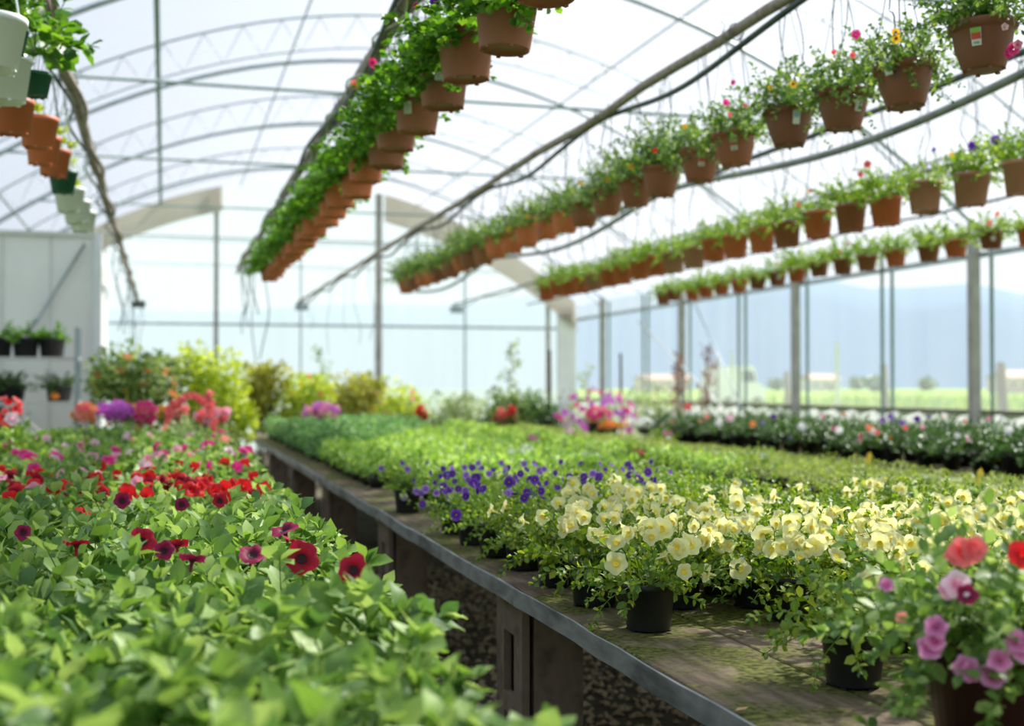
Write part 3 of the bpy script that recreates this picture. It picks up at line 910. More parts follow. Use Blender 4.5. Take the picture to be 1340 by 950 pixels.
for lv, stm in big_protos:
    top = sorted(lv, key=lambda l: -l[0].z - .35 * math.hypot(l[0].x, l[0].y))
    keep = top[:62]; rest = top[62:]
    split_protos.append((keep, foliage_mesh('foliage', rest, stm, LEAF_OVAL, 'leaf_petunia')))
GX = [.29 - .205 * i for i in range(10)]
iy = 0
y = .78
pfx = 'broad-leaved petunia plant without open flowers'
while y < 10.4:
    for ix, gx in enumerate(GX):
        if gx < -.125 * y - .22: continue
        x = gx + rng.uniform(-.03, .03); yy = y + rng.uniform(-.03, .03)
        rz = rng.random() * 6.28
        sc = rng.uniform(.9, 1.12)
        if y < 3.7: band = 'crimson'
        elif y < 5.1: band = 'red'
        elif y < 7.0: band = 'pink'
        else: band = 'pale'
        root = thing('petunia_plant', '', 'plant', (x, yy, ZD), rz, scale=(sc,) * 3)
        root['band'] = band
        ob('pot', blk_pot, root)
        k = rng.randrange(5)
        if y < 2.3:
            keep, rest = split_protos[k]
            fo = ob('foliage', rest, root, kind='stuff')
            for p, d, nn, s in keep:
                fx, fy, fz = frame(d, nn)
                m = Matrix((fx, fy, fz)).transposed().to_4x4()
                ob('leaf', rng.choice(FINE), root, mtx=Matrix.Translation(p) @ m @ Matrix.Scale(s * 1.08, 4))
        else:
            ob('foliage', big_low[k], root, kind='stuff')
        left_plants.append((root, ix, iy, band))
    y += .205; iy += 1
BANDTXT = {'crimson': 'big-leaved crimson petunia', 'red': 'scarlet petunia', 'pink': 'hot-pink petunia', 'pale': 'far pale petunia'}
n_by = {}
for root, ix, iy_, band in left_plants:
    n_by.setdefault(band, iy_); n_by[band] = min(n_by[band], iy_)
for root, ix, iy_, band in left_plants:
    root['label'] = '%s, left bench, %s row from aisle, %s back in its band' % (BANDTXT[band], ORD[ix], ORD[iy_ - n_by[band]])
    root['group'] = 'petunias on the left bench, %s band' % band
    del root['band']
def nearest(plants, p):
    return min(plants, key=lambda t: (t[0].location.x - p.x) ** 2 + (t[0].location.y - p.y) ** 2)[0]
def bloom_at(plants, u, v, z, size, kind, throat=None, face=None, lift=0):
    p = at_z(u, v, z)
    root = nearest(plants, p)
    if face is None:
        face = (EYE - p).normalized() + Vector((rng.gauss(0, .4), rng.gauss(0, .4), rng.uniform(.0, .7)))
    q, f = to_local(root, p, face)
    s = size / root.scale[0]
    o = flower(root, q, f, s, kind, throat, rng)
    return o
for u, v, s, kd, fc in ((186, 708, .029, 'crimson', None), (100, 711, .026, 'crimson', Vector((0, .3, 1))), (330, 726, .027, 'wine', Vector((.1, -.6, .9))),
                        (372, 693, .031, 'wine', Vector((-.3, -.3, 1))), (395, 730, .033, 'crimson', None), (386, 708, .026, 'crimson', Vector((.3, .1, 1))), (463, 745, .028, 'crimson', None),
                        (252, 731, .025, 'wine', Vector((.2, .5, 1))), (232, 712, .024, 'crimson', Vector((0, .6, 1))), (215, 720, .02, 'wine', None),
                        (160, 655, .024, 'wine', None), (238, 660, .02, 'wine', None), (30, 697, .018, 'wine', None), (288, 655, .022, 'crimson', None)):
    if fc is None:
        p = at_z(u, v, 1.0)
        fc = (EYE - p).normalized() + Vector((0, 0, .25))
    bloom_at(left_plants, u, v, 1.02, s * 1.06, kd, 'dark', fc)
for _ in range(70):          # red band
    u = rng.uniform(-5, 335); v = rng.gauss(631, 12)
    bloom_at(left_plants, u, v, 1.0, rng.uniform(.022, .032), rng.choice(['red', 'red', 'red', 'crimson', 'red', 'rose']))
for u, v in ((345, 640), (320, 608), (18, 622), (75, 638), (130, 610), (195, 625), (265, 632), (275, 625), (262, 640), (240, 628)):
    bloom_at(left_plants, u, v, 1.0, .03, 'red')
for u, v, kd in ((20, 595, 'pink'), (38, 600, 'pink'), (72, 600, 'pink'), (105, 586, 'pink'), (98, 592, 'rose'), (124, 582, 'palepink'), (150, 592, 'pink'), (142, 605, 'pink'), (152, 600, 'rose'), (170, 596, 'palepink'),
                 (205, 585, 'pink'), (214, 596, 'pink'), (207, 600, 'rose'), (262, 588, 'rose'), (272, 583, 'pink'), (300, 594, 'palepink'), (310, 598, 'rose'), (318, 592, 'pink'), (83, 590, 'rose'), (168, 571, 'palepink'),
                 (196, 571, 'rose'), (248, 572, 'mauve'), (293, 577, 'salmon'), (217, 562, 'salmon'), (60, 575, 'palepink'), (45, 615, 'pink'), (12, 585, 'pink'), (255, 600, 'pink'), (120, 600, 'rose')):
    bloom_at(left_plants, u, v, 1.0, rng.uniform(.032, .044), kd)
for _ in range(26):
    bloom_at(left_plants, rng.uniform(0, 330), rng.uniform(566, 612), 1.0, rng.uniform(.024, .034), rng.choice(['pink', 'rose', 'pink', 'palepink']))

# ------------------------------------------------------------------ MAIN BENCH: yellow petunias
pet_fol = []
for k in range(6):
    lv, stm = strands(rng, 54, .150, el=(-8, 82), grav=3.6, step=.0135, leaf=(.017, .030), z0=.10, r0=.05, bare=.18, jit=.5)
    pet_fol.append(foliage_mesh('foliage', lv, stm, LEAF_OVAL, 'leaf_yellowpet', .0012))
pot12 = pot_mesh('pot', .064, .050, .105, 'pot_black', 'tall', 20)
soil12 = soil_mesh(.058, .09)
yellow_plants = []
front = [(1.15, 2.82), (1.15, 3.18), (1.14, 3.50), (1.13, 3.84)]
cells = []
for r_ in range(8):
    for c_ in range(9):
        x = 1.15 + .205 * r_; yy = 2.82 + .215 * c_ + (.10 if r_ % 2 else 0)
        if r_ == 0:
            continue
        if r_ == 1: yy += .15
        cells.append((r_, c_, x, yy))
for i, (x, yy) in enumerate(front): cells.append((0, i, x, yy))
cells.append((1, -1, 1.33, 2.19)); cells.append((2, -1, 1.62, 2.45)); cells.append((3, -1, 1.85, 2.50)); cells.append((3, -2, 1.72, 2.15)); cells.append((4, -1, 2.02, 2.42)); cells.append((5, -1, 2.25, 2.55)); cells.append((2, -3, 1.55, 2.05))
cells = [c for c in cells if c[3] < 4.05 + .1 * math.sin(c[2] * 5)]
cells.sort(key=lambda c: (c[0], c[3]))
cnt = {}
for r_, c_, x, yy in cells:
    j = cnt.get(r_, 0); cnt[r_] = j + 1
    root = thing('yellow_petunia', 'pale yellow petunia, right bench, %s row from its edge, %s from the front' % (ORD[r_], ORD[j]), 'plant',
                 (x + rng.uniform(-.012, .012), yy + rng.uniform(-.012, .012), ZD + .004), rng.random() * 6.28, 'pale yellow petunias on the right bench', scale=(rng.uniform(.95, 1.15),) * 3)
    place_pot(root, pot12, soil12)
    ob('foliage', rng.choice(pet_fol), root, kind='stuff')
    yellow_plants.append((root,))
def dome_hit(plants, u, v, rx=.15, rz=.115, zc=.125):
    d = ray(u, v); best = None
    for t in plants:
        root = t[0]
        s = root.scale[0]
        c = root.location + Vector((0, 0, zc * s))
        o = EYE - c
        A = Vector((o.x / (rx * s), o.y / (rx * s), o.z / (rz * s))); B = Vector((d.x / (rx * s), d.y / (rx * s), d.z / (rz * s)))
        a = B.dot(B); b = 2 * A.dot(B); cc = A.dot(A) - 1
        D = b * b - 4 * a * cc
        if D < 0: continue
        k = (-b - math.sqrt(D)) / (2 * a)
        if k > 0 and (best is None or k < best[0]): best = (k, root)
    return (EYE + d * best[0], best[1]) if best else None
def dome_bloom(plants, u, v, size, kind, throat=None, face=None, **kw):
    h = dome_hit(plants, u, v, **kw)
    if not h: return
    p, root = h
    if face is None:
        face = (EYE - p).normalized() * .8 + Vector((rng.gauss(0, .6), rng.gauss(0, .6), rng.uniform(-.2, .9)))
    else:
        face = (EYE - p).normalized() * face[0] + Vector((face[1], face[2], face[3]))
    p = p - ray(u, v) * .012
    q, f = to_local(root, p, face)
    flower(root, q, f, size / root.scale[0], kind, throat, rng)
for u, v, s in ((710, 676, .024), (791, 702, .027), (806, 737, .029), (889, 718, .028), (866, 692, .029), (744, 645, .026), (734, 617, .026), (834, 645, .026), (850, 655, .024), (887, 624, .024),
                (1076, 677, .031), (1125, 688, .022), (1155, 700, .029), (1195, 655, .028), (1290, 655, .030), (1265, 688, .028), (1205, 685, .026), (1240, 680, .024), (968, 745, .029), (1140, 760, .028),
                (1060, 690, .024), (1040, 682, .024), (965, 658, .026), (905, 665, .023), (990, 672, .024), (925, 680, .025), (1085, 635, .024), (1180, 640, .024), (1025, 715, .024), (1300, 745, .026), (1310, 705, .026)):
    dome_bloom(yellow_plants, u, v, s, 'yellow', 'yellow', (1.0, rng.gauss(0, .12), rng.gauss(0, .12), rng.uniform(0, .3)))
for u, v in ((683, 682), (642, 668), (925, 750), (660, 663), (1130, 620), (940, 690), (1100, 700), (1012, 650), (1215, 700), (1185, 740), (775, 640)):   # turned aside: the trumpet shows from the side
    dome_bloom(yellow_plants, u, v, .024, 'yellow', 'yellow', (.1, -.9, .1, .25))
for _ in range(260):
    u = rng.uniform(725, 1345); v = min(765, max(628, rng.gauss(672 + (u - 900) * .035, 26)))
    dome_bloom(yellow_plants, u, v, rng.uniform(.020, .029), 'yellow', 'yellow')

# big maroon pot with pink and coral flowers at the lower right
lv, stm = strands(rng, 90, .235, el=(-15, 85), grav=3.6, step=.018, leaf=(.026, .042), z0=.20, r0=.08, bare=.15, jit=.5)
mar = thing('pink_geranium', 'bushy pink and coral flowering plant in a large maroon pot at lower right', 'plant', (1.285, 1.66, ZD + .004), .4)
ob('pot', pot_mesh('pot', .125, .10, .20, 'pot_maroon', 'lip', 32), mar); ob('soil', soil_mesh(.115, .18), mar)
ob('foliage', foliage_mesh('foliage', lv, stm, LEAF_OVAL, 'leaf_petunia'), mar, kind='stuff')
MARL = [(mar,)]
for u, v, s, kd in ((1262, 722, .024, 'coral'), (1275, 718, .020, 'coral'), (1252, 726, .018, 'coral'), (1252, 765, .022, 'palepink'), (1243, 770, .018, 'rose'), (1225, 820, .018, 'mauve'), (1217, 847, .020, 'mauve'), (1224, 838, .016, 'mauve'),
                 (1264, 874, .020, 'mauve'), (1270, 880, .016, 'mauve'), (1308, 864, .018, 'mauve'), (1300, 884, .020, 'mauve'), (1332, 840, .018, 'mauve'), (1326, 844, .014, 'mauve'), (1338, 725, .022, 'red'), (1266, 778, .016, 'wine'), (1160, 765, .012, 'mauve'), (1340, 850, .02, 'mauve'), (1180, 808, .010, 'salmon')):
    dome_bloom(MARL, u, v, s, kd, None, (1, .1, 0, .25), rx=.22, rz=.19, zc=.24)

# white petunias and violas
vio_fol = []
for k in range(4):
    lv, stm = strands(rng, 38, .145, el=(-5, 82), grav=3.6, step=.014, leaf=(.014, .024), z0=.095, r0=.045, bare=.2, jit=.5)
    vio_fol.append(foliage_mesh('foliage', lv, stm, LEAF_OVAL, 'leaf_bright', .0011))
viola_plants = []
vc = [(0, 1.13, 4.18), (0, 1.13, 4.50), (0, 1.14, 4.84), (0, 1.11, 5.73)]
for r_ in range(1, 6):
    for c_ in range(5):
        vc.append((r_, 1.14 + .21 * r_, 4.24 + .22 * c_ + (.1 if r_ % 2 else 0)))
cnt = {}
for r_, x, yy in vc:
    j = cnt.get(r_, 0); cnt[r_] = j + 1
    root = thing('viola_plant', 'purple viola, black pot, %s row from the bench edge, %s one back' % (ORD[r_], ORD[j]) if yy < 5.5 else 'purple and lilac viola standing alone at the bench edge, dark pot showing',
                 'plant', (x, yy + rng.uniform(-.02, .02), ZD + .004), rng.random() * 6.28, 'purple violas on the right bench', scale=(rng.uniform(1.0, 1.12),) * 3)
    place_pot(root, pot12, soil12)
    ob('foliage', rng.choice(vio_fol), root, kind='stuff')
    viola_plants.append((root,))
for u, v, s, kd in ((597, 674, .021, 'purple'), (477, 642, .019, 'violet'), (476, 622, .016, 'violet'), (528, 650, .018, 'violet'), (553, 660, .016, 'purple'), (545, 643, .017, 'violet'), (557, 640, .017, 'violet'), (499, 613, .016, 'violet'), (533, 614, .016, 'violet'),
                 (585, 622, .018, 'purple'), (592, 620, .016, 'purple'), (580, 637, .017, 'purple'), (618, 612, .016, 'purple'), (624, 625, .018, 'purple'), (620, 632, .017, 'purple'), (610, 622, .015, 'violet'),
                 (666, 631, .019, 'purple'), (681, 620, .015, 'purple'), (700, 628, .018, 'purple'), (709, 657, .02, 'purple'), (708, 643, .016, 'purple'), (690, 645, .017, 'purple'), (686, 652, .016, 'purple'), (664, 646, .014, 'violet'),
                 (745, 624, .015, 'purple'), (764, 624, .016, 'purple'), (776, 620, .016, 'violet'), (686, 607, .015, 'violet'), (656, 606, .013, 'violet'), (730, 600, .013, 'violet'), (822, 608, .017, 'purple'), (826, 614, .015, 'purple'),
                 (848, 618, .017, 'purple'), (855, 628, .015, 'purple'), (835, 626, .014, 'purple'), (823, 622, .014, 'purple'), (973, 632, .014, 'purple'), (712, 614, .014, 'violet'), (640, 620, .015, 'violet'), (571, 645, .014, 'violet'), (600, 640, .014, 'purple'), (665, 612, .013, 'purple')):
    dome_bloom(viola_plants, u, v, s * 1.2, kd, None, (1, rng.gauss(0, .2), rng.gauss(0, .2), .15), zc=.14)
for _ in range(90):
    dome_bloom(viola_plants, rng.uniform(520, 880), rng.uniform(604, 650), rng.uniform(.012, .018), rng.choice(['purple', 'purple', 'violet']), None, zc=.14)

# ------------------------------------------------------------------ bedding seedlings
def seedling_mesh(k, mat, n_leaf, h, r, leaf, tmpl=LEAF_TINY, mats=None):
    rr = random.Random(200 + k)
    lv = ball_leaves(rr, n_leaf, (r, r, h * .6), leaf, (0, 0, .075 + h * .35), .35, 1.0)
    mb = MB().lathe([(.0, .0), (.038, 0), (.048, .075), (.0, .072)], 8, 1)
    v, f = leaf_arrays(lv, tmpl)
    mb.add(v.tolist(), f, 0, True)
    return mb, lv
def region(x, y):
    if y > 9.3 and x < 1.15 + (y - 9.3) * .35 + .3: return 'leaf_blue'
    if y < 6.6 and x > 1.7 + (6.6 - y) * .2 or x > 3.4: return 'leaf_olive'
    return 'leaf_seedling'
protos = {}
for mname, (n_l, h, r, lf) in {'leaf_blue': (120, .18, .10, (.03, .048)), 'leaf_olive': (130, .065, .086, (.014, .025)), 'leaf_seedling': (105, .115, .092, (.026, .044))}.items():
    protos[mname] = []
    for k in range(5):
        mb, _ = seedling_mesh(k, mname, n_l, h, r, lf, LEAF_OVAL if mname != 'leaf_olive' else LEAF_TINY)
        protos[mname].append((mb, mb.mesh('seedling', [mname, 'pot_black'])))
spots = []
taken = [(t[0].location.x, t[0].location.y) for t in viola_plants + yellow_plants]
jy, y = 0, 4.15
while y < 14.4:
    for i in range(20):
        x = 1.20 + .158 * i + rng.uniform(-.012, .012); yy = y + rng.uniform(-.012, .012)
        if any(abs(x - a) < .14 and abs(yy - b) < .14 for a, b in taken): continue
        if x < 1.26 and (y < 7.0): continue
        if 2.70 < x < 3.17: continue
        if x < 1.30 and y < 5.9: continue
        if rng.random() < .02: continue
        if math.sin(yy * 2.1 + x * .4) > .985 : continue
        spots.append((x, yy, region(x, yy), i, jy))
    y += .158; jy += 1
spots.sort(key=lambda s: s[1] + .1 * s[0])
lab = {'leaf_blue': 'taller dark green bedding plant in a black cell pot at the bench edge', 'leaf_olive': 'low olive-green bedding plant in a close-set row of small pots',
       'leaf_seedling': 'bright green leafy bedding plant in a close-set row of small pots'}
lab_all = {'leaf_blue': 'taller dark green bedding plants massed at the far end of the right bench', 'leaf_olive': 'low olive-green bedding plants massed far back on the right bench',
           'leaf_seedling': 'bright green bedding plants massed far back on the right bench'}
used = {}
bulk = {}
for x, yy, mname, gi, gj in spots:
    k = rng.randrange(5); a = rng.random() * 6.28; s = rng.uniform(.85, 1.15)
    if used.get(mname, 0) < 98:
        used[mname] = used.get(mname, 0) + 1
        o = ob('bedding_plant', protos[mname][k][1], None, (x, yy, ZD + .003), (0, 0, a), s)
        tag(o, '%s, right bench, %s row from edge, %s back' % (lab[mname].split(' in a')[0].replace('leafy ', ''), ORD[gi], ORD[gj]), 'plant', lab[mname].split(' in a')[0].replace('plant', 'plants') + ' on the right bench')
    else:
        bulk.setdefault(mname, []).append((x, yy, k, a, s))
for mname, lst in bulk.items():
    vs_all = []; fs_all = []; mi_all = []; o_ = 0
    arr = [np.array(p[0].v) for p in protos[mname]]
    for x, yy, k, a, s in lst:
        c, q = math.cos(a) * s, math.sin(a) * s
        A = arr[k]
        V = np.empty_like(A)
        V[:, 0] = A[:, 0] * c - A[:, 1] * q + x; V[:, 1] = A[:, 0] * q + A[:, 1] * c + yy; V[:, 2] = A[:, 2] * s + ZD + .003
        vs_all.append(V)
        fs_all.extend([tuple(i + o_ for i in f) for f in protos[mname][k][0].f]); mi_all.extend(protos[mname][k][0].mi)
        o_ += len(A)
    me = bpy.data.meshes.new('bedding_plants')
    me.from_pydata(np.concatenate(vs_all).tolist(), [], fs_all)
    me.materials.append(M[mname]); me.materials.append(M['pot_black'])
    me.polygons.foreach_set('material_index', mi_all); me.update()
    tag(ob('bedding_plants', me), lab_all[mname], 'plants', kind='stuff')

# scattered white, pink, red blooms among the bedding plants, on plants of their own
wp_fol = vio_fol
extra = [(770, 597, 'white', .042), (690, 590, 'white', .036), (675, 592, 'white', .03), (870, 566, 'rose', .03), (700, 573, 'rose', .03), (1000, 600, 'white', .02), (742, 567, 'palepink', .04), (838, 590, 'coral', .02), (620, 588, 'white', .02)]
for i, (u, v, kd, s) in enumerate(extra):
    p = at_z(u, v, .93)
    root = thing('petunia_plant', {'white': 'white-flowered', 'rose': 'rose-flowered', 'palepink': 'pale pink-flowered', 'coral': 'small coral-flowered'}[kd] + ' petunia standing out among green bedding plants, %s such plant' % ORD[i], 'plant',
                 (p.x, p.y + .05, ZD + .004), rng.random() * 6, 'odd flowering plants among the bedding plants')
    ob('pot', pot12, root); ob('foliage', rng.choice(wp_fol), root, kind='stuff')
    for k in range(3):
        q = p + Vector((rng.uniform(-.06, .06), rng.uniform(-.05, .05), rng.uniform(-.01, .02)))
        q, f = to_local(root, q, (EYE - q).normalized() + Vector((0, 0, .7)))
        flower(root, q, f, s * rng.uniform(.7, 1), kd)

# plant tags and litter
for u, v, z, txt in ((1136, 605, .87, 'yellow plant tag leaning up at the back edge of the bedding plants'), (1281, 629, .86, 'short yellow plant tag at the right, by the dark bushy plants')):
    p = at_z(u, v, z)
    me = MB().add([(-.014, 0, -.09), (.014, 0, -.09), (.016, 0, .05), (0, 0, .07), (-.016, 0, .05), (-.014, .002, -.09), (.014, .002, -.09), (.016, .002, .05), (0, .002, .07), (-.016, .002, .05)],
                  [(0, 1, 2, 3, 4), (9, 8, 7, 6, 5), (0, 5, 6, 1), (1, 6, 7, 2), (2, 7, 8, 3), (3, 8, 9, 4), (4, 9, 5, 0)]).mesh('plant_tag', 'yellow_tag')
    tag(ob('plant_tag', me, None, p, (R(-8), R(16), -.2)), txt, 'plant tag', 'yellow plant tags')
for u, v, a, txt in ((970, 930, .5, 'curled dry leaf lying near the front of the mossy bench'), (972, 828, 1.6, 'dry tan leaf lying beside the black pots on the bench'), (852, 778, 2.0, 'dry orange leaf between the black pots at the bench edge')):
    p = at_z(u, v, ZD + .006)
    me = MB().add([(-.02, 0, 0), (0, -.008, .004), (.022, 0, .008), (0, .008, .004), (0, 0, .0)], [(0, 1, 4), (1, 2, 4), (2, 3, 4), (3, 0, 4)]).mesh('dry_leaf', 'dead_leaf')
    tag(ob('dry_leaf', me, None, p, (0, .2, a)), txt, 'leaf')

# ------------------------------------------------------------------ far right bench: dark bushy plants
dark_fol = []
for k in range(5):
    rr = random.Random(300 + k)
    lv, stm = strands(rr, 36, .215, el=(0, 80), grav=2.6, step=.024, leaf=(.028, .045), z0=.13, r0=.06, bare=.1, jit=.5)
    dark_fol.append(foliage_mesh('foliage', lv, stm, LEAF_OVAL, 'leaf_dark', .002))
pot_dark = pot_mesh('pot', .085, .065, .14, 'pot_black', 'lip', 12)
dark_plants = []
for i in range(4):
    for j in range(21):
        x = 5.38 + .34 * i; y = 6.2 + .33 * j
        root = thing('bushy_plant', 'dark bushy potted plant, far right bench, %s row from front, %s back' % (ORD[i], ORD[j]), 'plant',
                     (x + rng.uniform(-.03, .03), y + rng.uniform(-.03, .03), ZD + .003), rng.random() * 6.28, 'dark bushy plants on the far right bench', scale=(rng.uniform(.8, 1.08),) * 3)
        ob('pot', pot_dark, root)
        ob('foliage', rng.choice(dark_fol), root, kind='stuff')
        dark_plants.append((root,))
for u, v, kd, s in ((1040, 600, 'mauve', .03), (1038, 596, 'pink', .02), (1092, 561, 'pink', .022), (1140, 562, 'orange', .03), (1148, 566, 'coral', .022), (1136, 558, 'salmon', .02), (1200, 548, 'purple', .03), (1165, 545, 'violet', .03), (1180, 553, 'violet', .03), (1216, 545, 'violet', .02),
                 (1155, 550, 'violet', .03), (900, 532, 'coral', .045), (970, 527, 'orange', .05), (1012, 545, 'purple', .03), (940, 553, 'white', .04), (1050, 558, 'white', .04), (1098, 563, 'white', .035), (1143, 565, 'white', .03), (985, 555, 'orange', .03), (955, 547, 'palepink', .04), (1320, 562, 'white', .03), (925, 545, 'salmon', .03), (1253, 570, 'white', .02), (1185, 560, 'coral', .02), (1125, 575, 'rose', .02)):
    dome_bloom(dark_plants, u, v, s, kd, None, (1, 0, 0, .3), rx=.22, rz=.2, zc=.22)
for _ in range(26):
    dome_bloom(dark_plants, rng.uniform(870, 1340), rng.uniform(538, 575), rng.uniform(.014, .022), rng.choice(['white', 'orange', 'coral', 'violet', 'rose']), None, rx=.22, rz=.2, zc=.22)

# ------------------------------------------------------------------ HANGING ROWS
ZP = 3.05
def sag_pipe(name, label, x, y0, y1, r, mat, extra=()):
    root = thing(name, label, 'pipe', (x, y0, ZP))
    rr = random.Random(int(x * 100) + 77)
    pts = [(rr.gauss(0, .006), yy - y0, rr.gauss(0, .006)) for yy in np.arange(y0, y1, .5)]
    ob('pipe', MB().tube(pts, r, 10).mesh('pipe', mat), root)
    for (hmat, hr, amp, per, dx, sagz, label2) in extra:
        n = int((y1 - y0) / .12)
        ph = rr.random() * 6
        pts = []
        for i in range(n):
            t = i * .12
            w = abs(math.sin(PI * t / per + ph))
            pts.append((dx + amp * math.sin(2 * PI * t / per + ph) * .5, t, -(r * .6) - sagz * w ** 1.6))
        ob('hose', MB().tube(pts, hr, 7).mesh('hose', hmat), root, label=label2)
    # short ties that hold the hose to the pipe
    for k in range(int((y1 - y0) / 1.9)):
        pts = [(math.cos(t) * (r + .012), 0, math.sin(t) * (r + .014) - .008) for t in np.linspace(0, 2 * PI, 9)]
        ob('cable_tie', MB().tube(pts, .004, 4).mesh('cable_tie', 'wire'), root, (0, .6 + 1.9 * k, 0))
    return root
def wind(c, rr, n=7, drop=.5, r=.0022, mat='wire', loop=.08, to=None):
    """a drip tube: loops out from the pipe and falls to its pot"""
    pts = []; n = 12
    tx, ty = (to if to else (rr.gauss(0, .04), rr.gauss(0, .04)))
    a1, a2, p1 = rr.uniform(-1, 1) * loop, rr.uniform(-1, 1) * loop, rr.random() * 3
    hook = rr.uniform(0, .12)
    for i in range(n + 1):
        t = i / n
        w = math.sin(PI * t)
        pts.append((tx * t + a1 * w * math.cos(p1 + 3.5 * t), ty * t + a2 * w * math.sin(p1 + 4.0 * t), -drop * t + hook * math.sin(3 * PI * t) * (1 - t)))
    return MB().tube(pts, r, 4).mesh('drip_tube', mat)

pipeA = sag_pipe('irrigation_pipe', 'brown irrigation pipe bundled with cables above the row left of centre', 1.02, -1, 18.5, .035, 'rust_pipe',
                 (('grey_hose', .014, .05, 2.6, .03, .03, None), ('white_cable', .006, .06, .9, -.03, .03, 'pale looping cable'), ('hose', .012, .05, 3.7, -.04, .04, None)))
pipeB = sag_pipe('irrigation_pipe', 'long grey-brown irrigation pipe with a sagging hose across the centre', 2.62, -1, 25.5, .028, 'rust_pipe',
                 (('hose', .016, .06, 2.9, .02, .10, 'dark sagging hose'),))
pipeC = sag_pipe('irrigation_pipe', 'dark irrigation pipe with a thick drooping hose, upper right', 4.22, -1, 21.0, .020, 'hose',
                 (('grey_hose', .026, .05, 6.0, -.02, .16, 'thick grey drooping hose'),))
pipeD = sag_pipe('irrigation_pipe', 'thin irrigation pipe just above the violas row, right', 5.82, -1, 25.5, .022, 'grey_hose', (('hose', .01, .04, 3.1, .02, .06, None),))
pipeF = sag_pipe('irrigation_pipe', 'thin dark irrigation pipe above the smallest row by the windows', 7.30, -1, 25.0, .014, 'hose')
pipeE = sag_pipe('irrigation_pipe', 'rusty irrigation pipe wrapped in cables at the upper left', -.52, -1, 25.5, .035, 'rust_pipe',
                 (('rust_pipe', .016, .06, 2.2, .03, .03, None), ('hose', .010, .08, 1.7, -.04, .05, None)))
# boxes at the pipe ends and the tubes dangling there
for (x, txt) in ((-.50, 'dark valve box hanging at the left pipe end, left of the hanging pots'), (2.72, 'small grey valve box at the middle pipe end before the end wall'), (6.0, 'small grey valve box at the right pipe end before the end wall')):
    me = MB().box((0, 0, 0), (.26, .12, .14)).box((.0, -.065, 0), (.20, .02, .10)).tube([(0, 0, .07), (0, 0, .09)], .04, 8).mesh('valve_box', 'hose' if x < 0 else 'steel')
    o = tag(ob('valve_box', me, None, (x, 25.45, 2.98)), txt, 'box', 'valve boxes at the pipe ends')
dt = random.Random(5)
for k in range(9):
    y = 14.5 + k * 1.2
    ob('drip_tube', wind(None, dt, 8, dt.uniform(.7, 1.3), .006, 'hose', .12), pipeE, (.02, y + 1, 0))
for k in range(6):
    ob('drip_tube', wind(None, dt, 8, dt.uniform(.7, 1.6), .008, 'hose', .10), pipeA, (.02, 14.6 + k * .9, 0))
for k in range(6):
    ob('drip_tube', wind(None, dt, 8, dt.uniform(.6, 1.2), .004, 'hose', .10), pipeB, (.02, 17 + k * 1.4, 0))

def hanger_mesh(rim, h, top, r=.0016, mat='wire'):
    mb = MB()
    for k in range(3):
        t = 2 * PI * k / 3 + .5
        mb.tube([(rim * math.cos(t), rim * math.sin(t), h - .006), (rim * .25 * math.cos(t), rim * .25 * math.sin(t), h + (top - h) * .75), (0, 0, top)], r, 4, 0, False)
    mb.tube([(0, 0, top - .01), (.012, 0, top + .02), (0, 0, top + .045), (-.012, 0, top + .03)], r * 1.3, 4)
    return mb.mesh('hanger', mat)

def sticker(root, r_at, ang, z, w=.03, h=.045, kind='paper', up_tilt=0.08):
    """a curved paper label on the side of the pot, at world angle ang"""
    a = ang - root.rotation_euler.z
    mb = MB(); n = 4
    vs = []
    for i in range(n + 1):
        t = a + (i / n - .5) * w / r_at
        vs += [((r_at - .0008) * math.cos(t), (r_at - .0008) * math.sin(t), z - h / 2), ((r_at + up_tilt * h + .0006) * math.cos(t), (r_at + up_tilt * h + .0006) * math.sin(t), z + h / 2)]
    mb.add(vs, [(2 * i, 2 * i + 2, 2 * i + 3, 2 * i + 1) for i in range(n)])
    s = ob('price_label', mb.mesh('price_label', 'paper'), root, label='small white paper label')
    def bar(z0, z1, m, w0=.7):
        b = MB(); q = []
        for i in range(n + 1):
            t = a + (i / n - .5) * w * w0 / r_at
            r0 = r_at + .0016 + up_tilt * (z0 - z + h / 2); r1 = r_at + .0016 + up_tilt * (z1 - z + h / 2)
            q += [(r0 * math.cos(t), r0 * math.sin(t), z0), (r1 * math.cos(t), r1 * math.sin(t), z1)]
        b.add(q, [(2 * i, 2 * i + 2, 2 * i + 3, 2 * i + 1) for i in range(n)])
        ob('print', b.mesh('print', m), s)
    if kind == 'red':
        bar(z + h * .22, z + h * .5, 'print_green', .9); bar(z - h * .15, z + h * .22, 'print_red', .9); bar(z - h * .42, z - h * .28, 'print_grey', .6)
    elif kind == 'blue':
        bar(z, z + h * .45, 'print_blue', .8)
    else:
        for q in range(4): bar(z - h * .40 + q * h * .19, z - h * .34 + q * h * .19, 'print_grey', .7)

